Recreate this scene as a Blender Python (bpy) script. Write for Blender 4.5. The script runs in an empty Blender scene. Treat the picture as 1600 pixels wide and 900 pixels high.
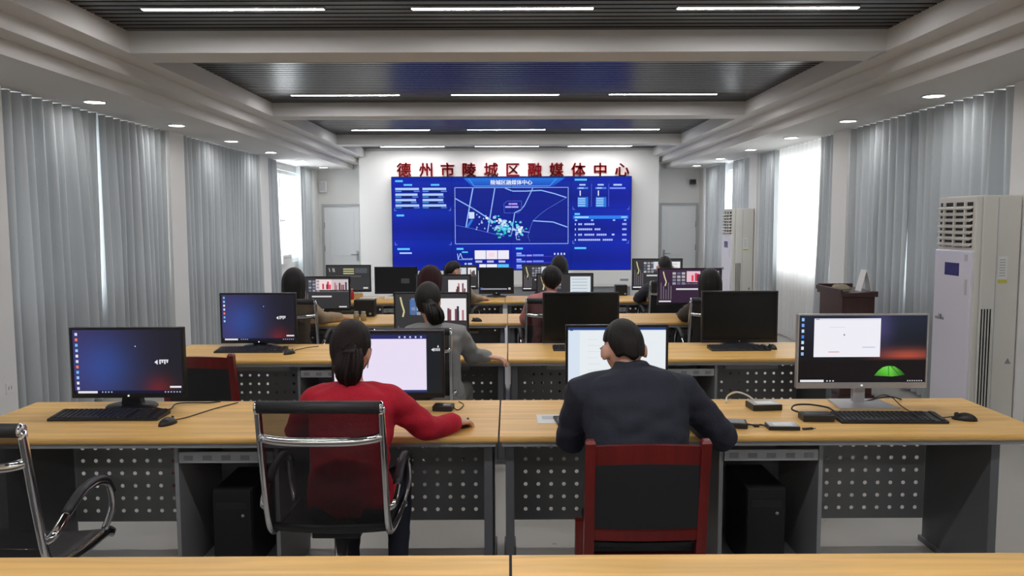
import bpy, bmesh, math, random
from mathutils import Vector, Matrix, Euler, noise

# ------------------------------------------------------------------ camera, world, exposure
scene = bpy.context.scene
col = scene.collection
EXPO = 0.5
FPX = 1250.0                                   # focal length in pixels of the 1600x900 frame
PITCH = math.atan(105.0 / FPX)
CAM_Z = 1.70
cam_data = bpy.data.cameras.new('camera')
cam_data.sensor_width = 36.0
cam_data.lens = FPX / 1600.0 * 36.0
cam_data.clip_start = 0.05
cam = bpy.data.objects.new('camera', cam_data)
col.objects.link(cam)
CR = (Matrix.Rotation(math.radians(-0.18), 3, 'Z') @ Matrix.Rotation(math.pi / 2 - PITCH, 3, 'X')
      @ Matrix.Rotation(math.radians(-0.2), 3, 'Z'))
CC = Vector((0.0, 0.0, CAM_Z))
cam.matrix_world = Matrix.Translation(CC) @ CR.to_4x4()
scene.camera = cam

world = bpy.data.worlds.new('daylight')
scene.world = world
world.use_nodes = True
bg = world.node_tree.nodes['Background']
bg.inputs['Color'].default_value = (0.93, 0.97, 1.0, 1)
bg.inputs['Strength'].default_value = 4.5
vs = scene.view_settings
vs.view_transform = 'Standard'
vs.look = 'None'
vs.exposure = EXPO
vs.gamma = 1.0
vs.use_curve_mapping = False
STRIP_POWER = 84.0                             # emission of the ceiling strip lamps
SPOT_POWER = 40.0                              # emission of the round downlights

def ray(px, py):
    return (CR @ Vector(((px - 800) / FPX, -(py - 450) / FPX, -1.0)))
def atY(px, py, Y):
    d = ray(px, py); return CC + d * (Y / d.y)
def atZ(px, py, Z):
    d = ray(px, py); return CC + d * ((Z - CAM_Z) / d.z)
def atX(px, py, X):
    d = ray(px, py); return CC + d * (X / d.x)

# ------------------------------------------------------------------ materials
def srgb(r, g, b):
    f = lambda c: (c / 255.0 / 12.92) if c / 255.0 <= 0.04045 else ((c / 255.0 + 0.055) / 1.055) ** 2.4
    return (f(r), f(g), f(b))
MATS = {}
def mat(name, rgb, rough=0.5, metal=0.0, var=0.0, vscale=8.0, stretch=(1, 1, 1), bump=0.0, bscale=60.0,
        spec=None, coat=0.0, trans=0.0, alpha=None, emit=0.0, sheen=0.0, rvar=0.0):
    if name in MATS:
        return MATS[name]
    m = bpy.data.materials.new(name)
    m.use_nodes = True
    nt = m.node_tree; N = nt.nodes; L = nt.links
    b = N['Principled BSDF']; out = N['Material Output']
    b.inputs['Base Color'].default_value = (*rgb, 1)
    b.inputs['Roughness'].default_value = rough
    b.inputs['Metallic'].default_value = metal
    if spec is not None: b.inputs['Specular IOR Level'].default_value = spec
    if coat: b.inputs['Coat Weight'].default_value = coat; b.inputs['Coat Roughness'].default_value = 0.15
    if sheen: b.inputs['Sheen Weight'].default_value = sheen
    if emit:
        b.inputs['Emission Color'].default_value = (*rgb, 1); b.inputs['Emission Strength'].default_value = emit
    tc = N.new('ShaderNodeTexCoord'); mp = N.new('ShaderNodeMapping')
    mp.inputs['Scale'].default_value = stretch
    L.new(tc.outputs['Object'], mp.inputs['Vector'])
    if var or rvar:
        nz = N.new('ShaderNodeTexNoise'); nz.inputs['Scale'].default_value = vscale; nz.inputs['Detail'].default_value = 5
        L.new(mp.outputs['Vector'], nz.inputs['Vector'])
        if var:
            mx = N.new('ShaderNodeMix'); mx.data_type = 'RGBA'
            mx.inputs['A'].default_value = (*[c * (1 - var) for c in rgb], 1)
            mx.inputs['B'].default_value = (*[min(1, c * (1 + var)) for c in rgb], 1)
            L.new(nz.outputs['Fac'], mx.inputs['Factor']); L.new(mx.outputs['Result'], b.inputs['Base Color'])
        if rvar:
            mr = N.new('ShaderNodeMapRange'); mr.inputs['To Min'].default_value = rough - rvar; mr.inputs['To Max'].default_value = rough + rvar
            L.new(nz.outputs['Fac'], mr.inputs['Value']); L.new(mr.outputs['Result'], b.inputs['Roughness'])
    if bump:
        n2 = N.new('ShaderNodeTexNoise'); n2.inputs['Scale'].default_value = bscale; n2.inputs['Detail'].default_value = 3
        L.new(mp.outputs['Vector'], n2.inputs['Vector'])
        bp = N.new('ShaderNodeBump'); bp.inputs['Strength'].default_value = bump; bp.inputs['Distance'].default_value = 0.01
        L.new(n2.outputs['Fac'], bp.inputs['Height']); L.new(bp.outputs['Normal'], b.inputs['Normal'])
    shader = b.outputs['BSDF']
    if trans:                                  # cloth that lets light through
        t = N.new('ShaderNodeBsdfTranslucent'); t.inputs['Color'].default_value = (*rgb, 1)
        ms = N.new('ShaderNodeMixShader'); ms.inputs['Fac'].default_value = trans
        L.new(shader, ms.inputs[1]); L.new(t.outputs['BSDF'], ms.inputs[2]); shader = ms.outputs['Shader']
    if alpha is not None:                      # open weave / thin glass
        t = N.new('ShaderNodeBsdfTransparent')
        ms = N.new('ShaderNodeMixShader'); ms.inputs['Fac'].default_value = alpha
        L.new(t.outputs['BSDF'], ms.inputs[1]); L.new(shader, ms.inputs[2]); shader = ms.outputs['Shader']
    L.new(shader, out.inputs['Surface'])
    MATS[name] = m
    return m

def wood_mat(name, rgb, rough=0.35, axis=0, dark=0.78, coat=0.15):
    m = bpy.data.materials.new(name); m.use_nodes = True
    nt = m.node_tree; N = nt.nodes; L = nt.links; b = N['Principled BSDF']
    tc = N.new('ShaderNodeTexCoord'); mp = N.new('ShaderNodeMapping')
    s = [14, 14, 14]; s[axis] = 0.9
    mp.inputs['Scale'].default_value = s
    L.new(tc.outputs['Object'], mp.inputs['Vector'])
    n1 = N.new('ShaderNodeTexNoise'); n1.inputs['Scale'].default_value = 1.6; n1.inputs['Detail'].default_value = 8; n1.inputs['Distortion'].default_value = 0.6
    L.new(mp.outputs['Vector'], n1.inputs['Vector'])
    cr = N.new('ShaderNodeValToRGB')
    cr.color_ramp.elements[0].position = 0.3; cr.color_ramp.elements[0].color = (*[c * dark for c in rgb], 1)
    cr.color_ramp.elements[1].position = 0.7; cr.color_ramp.elements[1].color = (*[min(1, c * 1.08) for c in rgb], 1)
    L.new(n1.outputs['Fac'], cr.inputs['Fac']); L.new(cr.outputs['Color'], b.inputs['Base Color'])
    b.inputs['Roughness'].default_value = rough
    b.inputs['Coat Weight'].default_value = coat; b.inputs['Coat Roughness'].default_value = 0.25
    MATS[name] = m
    return m

M_wall = mat('painted_plaster', srgb(226, 226, 224), 0.75, var=0.025, vscale=1.2, bump=0.04, bscale=90)
M_ceil = mat('ceiling_gypsum', srgb(206, 205, 203), 0.8, var=0.02, vscale=0.8)
M_floor = mat('floor_stone', srgb(172, 170, 164), 0.3, var=0.06, vscale=3, rvar=0.08)
M_slat = mat('dark_aluminium_slat', srgb(48, 48, 50), 0.27, metal=0.4, spec=0.6)
M_void = mat('ceiling_void', srgb(24, 24, 26), 0.9)
M_door = mat('door_lacquer', srgb(232, 234, 236), 0.45)
M_trim = mat('door_frame_grey', srgb(176, 178, 180), 0.5)
M_curtain = mat('grey_curtain_cloth', srgb(184, 189, 192), 0.8, var=0.05, vscale=4, stretch=(1, 1, 0.3), bump=0.1, bscale=220, trans=0.04)
M_sheer = mat('white_sheer_cloth', srgb(232, 232, 230), 0.8, trans=0.5, bump=0.05, bscale=200)
M_white = mat('white_plastic', srgb(226, 226, 224), 0.4)
M_cream = mat('cream_enamel', srgb(214, 212, 204), 0.4, var=0.02, vscale=2)
M_frame = mat('window_frame_white', srgb(228, 230, 230), 0.4)
M_glass = mat('window_glass', (0.9, 0.95, 0.95), 0.05, alpha=0.08)
M_black = mat('black_plastic', srgb(30, 30, 33), 0.42, var=0.08, vscale=20)
M_bezel = mat('monitor_bezel', srgb(26, 26, 29), 0.35)
M_off = mat('screen_off_glass', srgb(20, 22, 22), 0.22, spec=0.35)
M_silver = mat('silver_plastic', srgb(186, 186, 188), 0.32, metal=0.5)
M_chrome = mat('chrome', (0.78, 0.78, 0.8), 0.1, metal=1.0)
M_mesh = mat('black_net_weave', srgb(30, 28, 32), 0.7, alpha=0.52, bump=0.2, bscale=400)
M_leather = mat('black_leather', srgb(34, 34, 38), 0.5, bump=0.12, bscale=130)
M_steel = mat('grey_desk_steel', srgb(138, 141, 144), 0.5, var=0.04, vscale=3)
M_dsteel = mat('dark_desk_steel', srgb(96, 99, 103), 0.5, var=0.05, vscale=3)
M_lsteel = mat('light_steel', srgb(172, 175, 178), 0.4)
M_dark = mat('deep_black', srgb(16, 16, 18), 0.6)
M_key = mat('key_caps', srgb(44, 44, 48), 0.5)
M_paper = mat('paper', srgb(236, 236, 234), 0.7)
M_wood = wood_mat('honey_veneer', srgb(240, 192, 112), 0.42, coat=0.05)
M_edge = wood_mat('honey_edge_band', srgb(200, 150, 82), 0.4)
M_red = wood_mat('red_lacquer_wood', srgb(118, 26, 23), 0.3, axis=2, dark=0.7, coat=0.5)
M_mahog = wood_mat('mahogany', srgb(66, 34, 30), 0.35, axis=2, dark=0.7, coat=0.3)
M_redsign = mat('red_acrylic', srgb(190, 24, 36), 0.35)
M_skin = mat('skin', srgb(214, 164, 140), 0.5, var=0.05, vscale=14)
M_hair = mat('black_hair', srgb(26, 22, 21), 0.45, spec=0.28, var=0.4, vscale=30, stretch=(6, 6, 1), bump=0.5, bscale=50)
M_hairred = mat('wine_hair', srgb(58, 28, 32), 0.55, spec=0.2, var=0.35, vscale=30, stretch=(6, 6, 1), bump=0.5, bscale=50)
M_lamp = mat('lamp_diffuser', (1.0, 0.97, 0.98), 0.5, emit=STRIP_POWER)
M_spot = mat('downlight_diffuser', (1.0, 0.98, 0.96), 0.5, emit=SPOT_POWER)
M_mark = mat('glowing_mark_white', (0.9, 0.95, 1.0), 0.5, emit=0.4)  # maker's mark on lit monitors, given a faint glow of its own

def screen_mat():
    m = bpy.data.materials.new('lit_screen'); m.use_nodes = True
    nt = m.node_tree; N = nt.nodes; L = nt.links
    for n in list(N):
        if n.type == 'BSDF_PRINCIPLED': N.remove(n)
    at = N.new('ShaderNodeAttribute'); at.attribute_name = 'Col'
    em = N.new('ShaderNodeEmission'); em.inputs['Strength'].default_value = 2 ** (-EXPO)
    L.new(at.outputs['Color'], em.inputs['Color'])
    gl = N.new('ShaderNodeBsdfGlossy'); gl.inputs['Roughness'].default_value = 0.3; gl.inputs['Color'].default_value = (0.02, 0.02, 0.02, 1)
    ad = N.new('ShaderNodeAddShader')
    L.new(em.outputs[0], ad.inputs[0]); L.new(gl.outputs[0], ad.inputs[1])
    L.new(ad.outputs[0], N['Material Output'].inputs['Surface'])
    return m
M_screen = screen_mat()

# ------------------------------------------------------------------ mesh helpers
class MB:
    """collects shapes; build() links them as one mesh object"""
    def __init__(s): s.v = []; s.f = []; s.mi = []; s.sm = []
    def add(s, vs, fs, mi=0, smooth=False):
        o = len(s.v); s.v += [tuple(v) for v in vs]
        for f in fs: s.f.append(tuple(i + o for i in f)); s.mi.append(mi); s.sm.append(smooth)
        return s
    def box(s, x0, x1, y0, y1, z0, z1, mi=0, bev=0.0):
        if bev:
            bm = bmesh.new()
            bmesh.ops.create_cube(bm, size=1.0)
            for v in bm.verts:
                v.co = Vector(((x0 + x1) / 2 + v.co.x * (x1 - x0), (y0 + y1) / 2 + v.co.y * (y1 - y0), (z0 + z1) / 2 + v.co.z * (z1 - z0)))
            bmesh.ops.bevel(bm, geom=bm.edges[:], offset=bev, segments=2, affect='EDGES', profile=0.6)
            bm.verts.index_update()
            s.add([v.co for v in bm.verts], [[v.index for v in f.verts] for f in bm.faces], mi)
            bm.free(); return s
        vs = [(x, y, z) for z in (z0, z1) for y in (y0, y1) for x in (x0, x1)]
        return s.add(vs, [(0, 2, 3, 1), (4, 5, 7, 6), (0, 1, 5, 4), (2, 6, 7, 3), (0, 4, 6, 2), (1, 3, 7, 5)], mi)
    def rings(s, rings, mi=0, smooth=True, cap=True, closed=True):
        n = len(rings[0]); vs = [p for r in rings for p in r]; fs = []
        for i in range(len(rings) - 1):
            for j in range(n if closed else n - 1):
                a = i * n + j; b = i * n + (j + 1) % n
                fs.append((a, b, b + n, a + n))
        if cap and closed:
            fs.append(tuple(reversed(range(n)))); fs.append(tuple(range((len(rings) - 1) * n, len(rings) * n)))
        return s.add(vs, fs, mi, smooth)
    def tube(s, pts, r, n=8, mi=0, flat=1.0, up=None, round_ends=False):
        pts = [Vector(p) for p in pts]
        rs = list(r) if isinstance(r, (list, tuple)) else [r] * len(pts)
        if round_ends:
            d0 = (pts[0] - pts[1]).normalized(); d1 = (pts[-1] - pts[-2]).normalized()
            a, b = pts[0].copy(), pts[-1].copy(); ra, rb = rs[0], rs[-1]
            pts = [a + d0 * ra * .92, a + d0 * ra * .65] + pts + [b + d1 * rb * .65, b + d1 * rb * .92]
            rs = [ra * .38, ra * .76] + rs + [rb * .76, rb * .38]
        t0 = (pts[1] - pts[0]).normalized()
        ref = Vector(up) if up else (Vector((0, 0, 1)) if abs(t0.z) < 0.9 else Vector((1, 0, 0)))
        u = (ref - t0 * ref.dot(t0)).normalized(); out = []
        for i, p in enumerate(pts):
            if i == 0: t = t0
            elif i == len(pts) - 1: t = (pts[i] - pts[i - 1]).normalized()
            else: t = ((pts[i + 1] - pts[i]).normalized() + (pts[i] - pts[i - 1]).normalized()).normalized()
            u = (u - t * u.dot(t)).normalized(); w = t.cross(u)
            out.append([p + u * (math.cos(2 * math.pi * k / n) * rs[i] * flat) + w * (math.sin(2 * math.pi * k / n) * rs[i]) for k in range(n)])
        return s.rings(out, mi)
    def lathe(s, prof, c=(0, 0, 0), n=16, mi=0, sx=1.0, sy=1.0):
        c = Vector(c)
        return s.rings([[c + Vector((math.cos(2 * math.pi * k / n) * r * sx, math.sin(2 * math.pi * k / n) * r * sy, z)) for k in range(n)] for r, z in prof], mi)
    def ball(s, c, r, n=12, m=8, mi=0, rot=None, fn=None):
        c = Vector(c); r = Vector(r) if not isinstance(r, (int, float)) else Vector((r, r, r)); out = []
        for i in range(m + 1):
            th = math.pi * (i + 0.02 * (1 if i == 0 else -1 if i == m else 0)) / m; ring = []
            for k in range(n):
                a = 2 * math.pi * k / n
                p = Vector((math.sin(th) * math.cos(a), math.sin(th) * math.sin(a), -math.cos(th)))
                p = Vector((p.x * r.x, p.y * r.y, p.z * r.z))
                if fn: p = fn(p)
                if rot: p = rot @ p
                ring.append(c + p)
            out.append(ring)
        return s.rings(out, mi)
    def prism(s, poly, axis, a0, a1, mi=0):
        """poly of 2D points extruded along axis 'x' / 'y' / 'z'"""
        n = len(poly)
        f = {'x': lambda p, a: (a, p[0], p[1]), 'y': lambda p, a: (p[0], a, p[1]), 'z': lambda p, a: (p[0], p[1], a)}[axis]
        vs = [f(p, a0) for p in poly] + [f(p, a1) for p in poly]
        fs = [tuple(range(n)), tuple(range(2 * n - 1, n - 1, -1))] + [(i, i + n, (i + 1) % n + n, (i + 1) % n) for i in range(n)]
        return s.add(vs, fs, mi)
    def mesh(s, name):
        me = bpy.data.meshes.new(name)
        me.from_pydata(s.v, [], s.f)
        me.polygons.foreach_set('material_index', s.mi); me.polygons.foreach_set('use_smooth', s.sm)
        me.update()
        bm = bmesh.new(); bm.from_mesh(me); bmesh.ops.recalc_face_normals(bm, faces=bm.faces); bm.to_mesh(me); bm.free()
        return me
    def build(s, name, mats, parent=None, loc=None):
        me = s.mesh(name)
        for m in (mats if isinstance(mats, (list, tuple)) else [mats]): me.materials.append(m)
        return link(name, me, parent, loc)

def link(name, me, parent=None, loc=None):
    o = bpy.data.objects.new(name, me); col.objects.link(o)
    if parent: o.parent = parent
    if loc is not None: o.location = loc
    return o
def tag(o, label, cat, group=None):
    o['label'] = label; o['category'] = cat
    if group: o['group'] = group
    return o
def thing(name, label, cat, loc=(0, 0, 0), rz=0.0, group=None):
    o = bpy.data.objects.new(name, None); col.objects.link(o)
    o.location = loc; o.rotation_euler = (0, 0, rz); o.empty_display_size = 0.1
    return tag(o, label, cat, group)
def struct(o):
    o['kind'] = 'structure'; return o
def kids(o): return [c for c in bpy.data.objects if c.parent == o]
def copy_tree(o, parent=None):
    c = o.copy(); col.objects.link(c)
    if parent: c.parent = parent
    for ch in kids(o): copy_tree(ch, c)
    return c
def place(proto, first, loc, rz, label, group=None):
    o = proto if first else copy_tree(proto)
    o.location = loc; o.rotation_euler = (0, 0, rz); o['label'] = label
    if group: o['group'] = group
    return o
def smooth_path(pts, k=6):
    pts = [Vector(p) for p in pts]; out = []
    for i in range(len(pts) - 1):
        p0 = pts[max(0, i - 1)]; p1 = pts[i]; p2 = pts[i + 1]; p3 = pts[min(len(pts) - 1, i + 2)]
        for j in range(k):
            t = j / k
            out.append(0.5 * ((2 * p1) + (p2 - p0) * t + (2 * p0 - 5 * p1 + 4 * p2 - p3) * t * t + (3 * p1 - p0 - 3 * p2 + p3) * t ** 3))
    out.append(pts[-1]); return out

def text_geo(txt, size=1.0, extrude=0.0, offset=0.0):
    cu = bpy.data.curves.new('t', 'FONT'); cu.body = txt; cu.size = size; cu.extrude = extrude; cu.offset = offset
    cu.align_x = 'CENTER'; cu.align_y = 'CENTER'; cu.resolution_u = 3
    ob = bpy.data.objects.new('t', cu); col.objects.link(ob)
    dg = bpy.context.evaluated_depsgraph_get(); dg.update()
    me = bpy.data.meshes.new_from_object(ob.evaluated_get(dg))
    bpy.data.objects.remove(ob); bpy.data.curves.remove(cu)
    return me

# ------------------------------------------------------------------ a screen picture: coloured quads, each layer a hair in front of the last
class Canvas:
    def __init__(s, w, h): s.w = w; s.h = h; s.v = []; s.f = []; s.c = []; s.layer = 0
    def poly(s, pts, cols, lay=None):
        lay = s.layer if lay is None else lay
        o = len(s.v)
        for (u, v) in pts: s.v.append(((u - 0.5) * s.w, -0.0004 * lay, (v - 0.5) * s.h))
        s.f.append(tuple(range(o, o + len(pts)))); s.c.append(cols if isinstance(cols, list) else [cols] * len(pts))
    def rect(s, u0, v0, u1, v1, c, lay=1): s.poly([(u0, v0), (u1, v0), (u1, v1), (u0, v1)], srgb(*c), lay)
    def grad(s, fn, nx=16, ny=10, box=(0, 0, 1, 1), lay=0):
        for i in range(nx):
            for j in range(ny):
                us = [box[0] + (box[2] - box[0]) * (i + a) / nx for a in (0, 1)]; vv = [box[1] + (box[3] - box[1]) * (j + a) / ny for a in (0, 1)]
                p = [(us[0], vv[0]), (us[1], vv[0]), (us[1], vv[1]), (us[0], vv[1])]
                s.poly(p, [srgb(*fn(*q)) for q in p], lay)
    def line(s, pts, wd, c, lay=2):
        for (a, b) in zip(pts[:-1], pts[1:]):
            dx = (b[0] - a[0]) * s.w; dy = (b[1] - a[1]) * s.h; l = math.hypot(dx, dy) or 1
            nx, ny = -dy / l * wd / 2 / s.w, dx / l * wd / 2 / s.h
            s.poly([(a[0] + nx, a[1] + ny), (a[0] - nx, a[1] - ny), (b[0] - nx, b[1] - ny), (b[0] + nx, b[1] + ny)], srgb(*c), lay)
    def text(s, txt, u, v, size, c, lay=3, width=None, offset=0.0):
        me = text_geo(txt, size, 0, offset)
        k = 1.0
        if width:
            xs = [q.co.x for q in me.vertices]; k = width * s.w / (max(xs) - min(xs))
        for e, dx in enumerate((-.003, 0, .003)):          # three passes make the strokes bold
            o = len(s.v)
            for q in me.vertices: s.v.append(((u - .5) * s.w + q.co.x * k + dx, -0.0004 * lay - .0001 * e, (v - .5) * s.h + q.co.y))
            for p in me.polygons:
                s.f.append(tuple(i + o for i in p.vertices)); s.c.append([srgb(*c)] * len(p.vertices))
        bpy.data.meshes.remove(me)
    def build(s, name, parent, loc):
        me = bpy.data.meshes.new(name); me.from_pydata(s.v, [], s.f)
        ca = me.color_attributes.new('Col', 'FLOAT_COLOR', 'CORNER')
        flat = []
        for cs in s.c:
            for c in cs: flat += [*c, 1.0]
        ca.data.foreach_set('color', flat)
        me.materials.append(M_screen); me.update()
        return link(name, me, parent, loc)
# ------------------------------------------------------------------ the room
WX = 4.06            # outer walls
PX = 3.86            # pillar faces
Y_BACK = -2.6        # wall behind the camera
Y_SCR = 15.6         # wall that carries the video wall
Y_END = 16.3         # wall with the two doors
SOFF = 2.735         # side soffit
SLZ = 3.09           # underside of the slats
SX = 2.78            # half width of the slatted field

floor = struct(MB().box(-WX - .2, WX + .2, Y_BACK - .2, Y_END + .2, -0.1, 0.0).build('floor', M_floor))

BAYS = [(2.75, 5.9), (6.2, 9.2), (9.62, 12.55), (12.95, 16.0)]
SILL, HEAD = 0.95, 2.62
def side_wall(name, s):
    m = MB()
    def b(xa, xb, y0, y1, z0, z1):
        m.box(min(s * xa, s * xb), max(s * xa, s * xb), y0, y1, z0, z1)
    y = Y_BACK
    for (a, c) in BAYS:
        b(WX, WX + .2, y, a, 0, 3.3); b(PX, WX, y, a, 0, SOFF)
        b(WX, WX + .2, a, c, 0, SILL); b(WX, WX + .2, a, c, HEAD, 3.3)
        y = c
    b(WX, WX + .2, y, Y_END + .2, 0, 3.3); b(PX, WX, y, Y_END, 0, SOFF)
    return struct(m.build(name, M_wall))
side_wall('wall_left', -1); side_wall('wall_right', 1)
wn = 0
for s in (-1, 1):
    for (a, c) in BAYS:
        wn += 1
        x0, x1 = sorted((s * (WX + .06), s * (WX + .12)))
        f = MB()
        for z in (SILL, HEAD - .06): f.box(x0, x1, a, c, z, z + .06)
        n = 4
        for k in range(n + 1):
            yy = a + (c - a - .06) * k / n
            f.box(x0, x1, yy, yy + .06, SILL + .06, HEAD - .06)
        w = struct(f.build('window_%d' % wn, M_frame))
        for k in range(n):
            ya = a + (c - a - .06) * k / n + .06; yb = a + (c - a - .06) * (k + 1) / n
            MB().box(s * (WX + .09) - .003, s * (WX + .09) + .003, ya, yb, SILL + .06, HEAD - .06).build('pane', M_glass, w)
        h = MB().box(min(s * (WX + .02), s * (WX + .06)), max(s * (WX + .02), s * (WX + .06)), a + (c - a) * .5 + .0, a + (c - a) * .5 + .03, 1.7, 1.74)
        h.box(min(s * (WX + .01), s * (WX + .03)), max(s * (WX + .01), s * (WX + .03)), a + (c - a) * .5, a + (c - a) * .5 + .14, 1.705, 1.735)
        h.build('window_handle', M_trim, w)
struct(MB().box(-WX, WX, Y_BACK - .2, Y_BACK, 0, 3.3).build('wall_back', M_wall))
# wall with the doors and, in front of it, the wall of the screen
D_L = (-3.80, -2.99); D_R = (3.05, 3.84); D_H = 2.05
m = MB()
for x0, x1, z0, z1 in [(-WX, D_L[0], 0, 3.3), (D_L[0], D_L[1], D_H, 3.3), (D_L[1], D_R[0], 0, 3.3), (D_R[0], D_R[1], D_H, 3.3), (D_R[1], WX, 0, 3.3)]:
    m.box(x0, x1, Y_END, Y_END + .2, z0, z1)
struct(m.build('wall_front', M_wall))
struct(MB().box(-2.9, 2.9, Y_SCR, Y_END, 0, 3.3).build('wall_screen', M_wall))
for i, (x0, x1, hs) in enumerate([(*D_L, 1), (*D_R, -1)]):
    d = struct(MB().box(x0 + .045, x1 - .045, Y_END + .01, Y_END + .05, 0.0, D_H - .045).build('door_%d' % (i + 1), M_door))
    p = MB()
    p.box(x0, x0 + .045, Y_END - .02, Y_END + .06, 0, D_H); p.box(x1 - .045, x1, Y_END - .02, Y_END + .06, 0, D_H)
    p.box(x0 + .045, x1 - .045, Y_END - .02, Y_END + .06, D_H - .045, D_H); p.build('door_frame', M_trim, d)
    hx = x1 - .10 if hs > 0 else x0 + .10
    h = MB().box(hx - .022, hx + .022, Y_END - .004, Y_END + .01, .90, 1.10, bev=.003)
    h.tube([(hx, Y_END - .004, 1.03), (hx, Y_END - .05, 1.03), (hx - hs * .02, Y_END - .055, 1.03), (hx - hs * .12, Y_END - .055, 1.03)], .011, 8)
    h.build('door_handle', M_trim, d)
    gx = x0 + .045 if hs > 0 else x1 - .045
    for z in (.25, 1.15, 1.62):
        MB().lathe([(.011, z - .06), (.011, z + .06)], (gx, Y_END + .004, 0), 8).build('hinge', M_steel, d)
    b_ = MB(); cxm = (x0 + x1) / 2
    for (z0, z1) in ((.15, .85), (1.0, 1.88)):
        b_.box(x0 + .16, x1 - .16, Y_END + .004, Y_END + .012, z0, z1, bev=.003)
    b_.build('door_panel', M_door, d)

# ceiling: stepped gypsum soffits along both sides, cross beams, dark slats between them
BEAMS = [(-1.14, -.77), (2.43, 2.80), (6.0, 6.37), (9.57, 9.92), (13.07, 13.42)]
prof = [(SX, 3.3), (SX, 2.935), (2.965, 2.935), (2.965, 2.835), (3.13, 2.835), (3.13, SOFF), (WX + .05, SOFF), (WX + .05, 3.3)]
cm = MB()
cm.prism([(x, z) for x, z in prof], 'y', Y_BACK, Y_END)
cm.prism([(-x, z) for x, z in reversed(prof)], 'y', Y_BACK, Y_END)
ceiling = struct(cm.build('ceiling', M_ceil))
MB().box(-SX, SX, Y_BACK, Y_END, 3.2, 3.3).build('ceiling_void', M_void, ceiling)
for (a, c) in BEAMS:
    MB().box(-SX - .01, SX + .01, a, c, 2.935, 3.21).build('beam', M_ceil, ceiling)
MB().box(-SX - .01, SX + .01, Y_SCR - .02, Y_SCR + .25, 3.045, 3.21).build('beam', M_ceil, ceiling)
sl = MB().box(-SX, SX, -.036, .036, 0, .045).mesh('slat'); sl.materials.append(M_slat)
y = 2.86
edges = [(2.80, 6.0), (6.37, 9.57), (9.92, 13.07), (13.42, Y_SCR - .02)]
for (a, c) in edges:
    n = int((c - a) / .1)
    for k in range(n):
        link('slat', sl, ceiling, (0, a + (c - a) * (k + .5) / n, SLZ))
MB().box(-SX, SX, Y_BACK, -1.14, SLZ, SLZ + .05).box(-SX, SX, -.77, 2.43, SLZ, SLZ + .05).build('slat_field', M_slat, ceiling)

# strip lamps, three in each bay
def strip_lamp():
    t = thing('strip_lamp', '', 'ceiling lamp')
    MB().box(-.597, .597, -.026, -.021, -.007, .05).box(-.597, .597, .021, .026, -.007, .05).box(-.597, -.592, -.021, .021, -.007, .05).box(.592, .597, -.021, .021, -.007, .05).box(-.592, .592, -.021, .021, .0, .05).build('housing', M_white, t)
    MB().box(-.592, .592, -.021, .021, -.005, -.0005).build('diffuser', M_lamp, t)
    return t
slp = strip_lamp(); first = True
rowname = {5.37: 'in the nearest slatted bay', 8.96: 'in the second slatted bay behind the first beam', 12.36: 'in the third slatted bay, ahead of the far beam', 15.1: 'just above the red lettering wall',
           1.85: 'added above the front desk, out of frame', -1.75: 'added at the back of the room, out of frame'}
for yy in (5.37, 8.96, 12.36, 15.1, 1.85, -1.75):  # last two rows are unseen, added to light the near room
    for j, xx in enumerate((-1.80, -.04, 1.70)):
        place(slp, first, (xx, yy, SLZ - .002), 0, '%s long white strip lamp %s' % (('left', 'middle', 'right')[j], rowname[yy]), 'ceiling strip lamps'); first = False
# round downlights in the soffits
def downlight():
    t = thing('downlight', '', 'downlight')
    MB().lathe([(.098, 0), (.098, -.008), (.084, -.012), (.078, -.006), (.078, .0)], n=24).build('trim_ring', M_white, t)
    MB().lathe([(.001, -.004), (.078, -.004), (.078, .0), (.001, .0)], n=24).build('diffuser', M_spot, t)
    return t
dlp = downlight(); first = True
ords = ['nearest', 'second', 'third', 'fourth', 'fifth', 'farthest']
for s, y0 in ((-1, 7.0), (1, 6.8)):
    for k in range(6):
        place(dlp, first, (s * 3.56, y0 + 1.7 * k, SOFF), 0, '%s round downlight in the %s soffit, counted from the camera' % (ords[k], 'left' if s < 0 else 'right'), 'soffit downlights'); first = False
    for k in (1, 2, 3):  # unseen downlights continuing the row, added for more light near the camera
        place(dlp, first, (s * 3.56, y0 - 1.7 * k, SOFF), 0, '%s added round downlight out of frame in the %s soffit' % (('first', 'second', 'third')[k - 1], 'left' if s < 0 else 'right'), 'soffit downlights')

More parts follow.
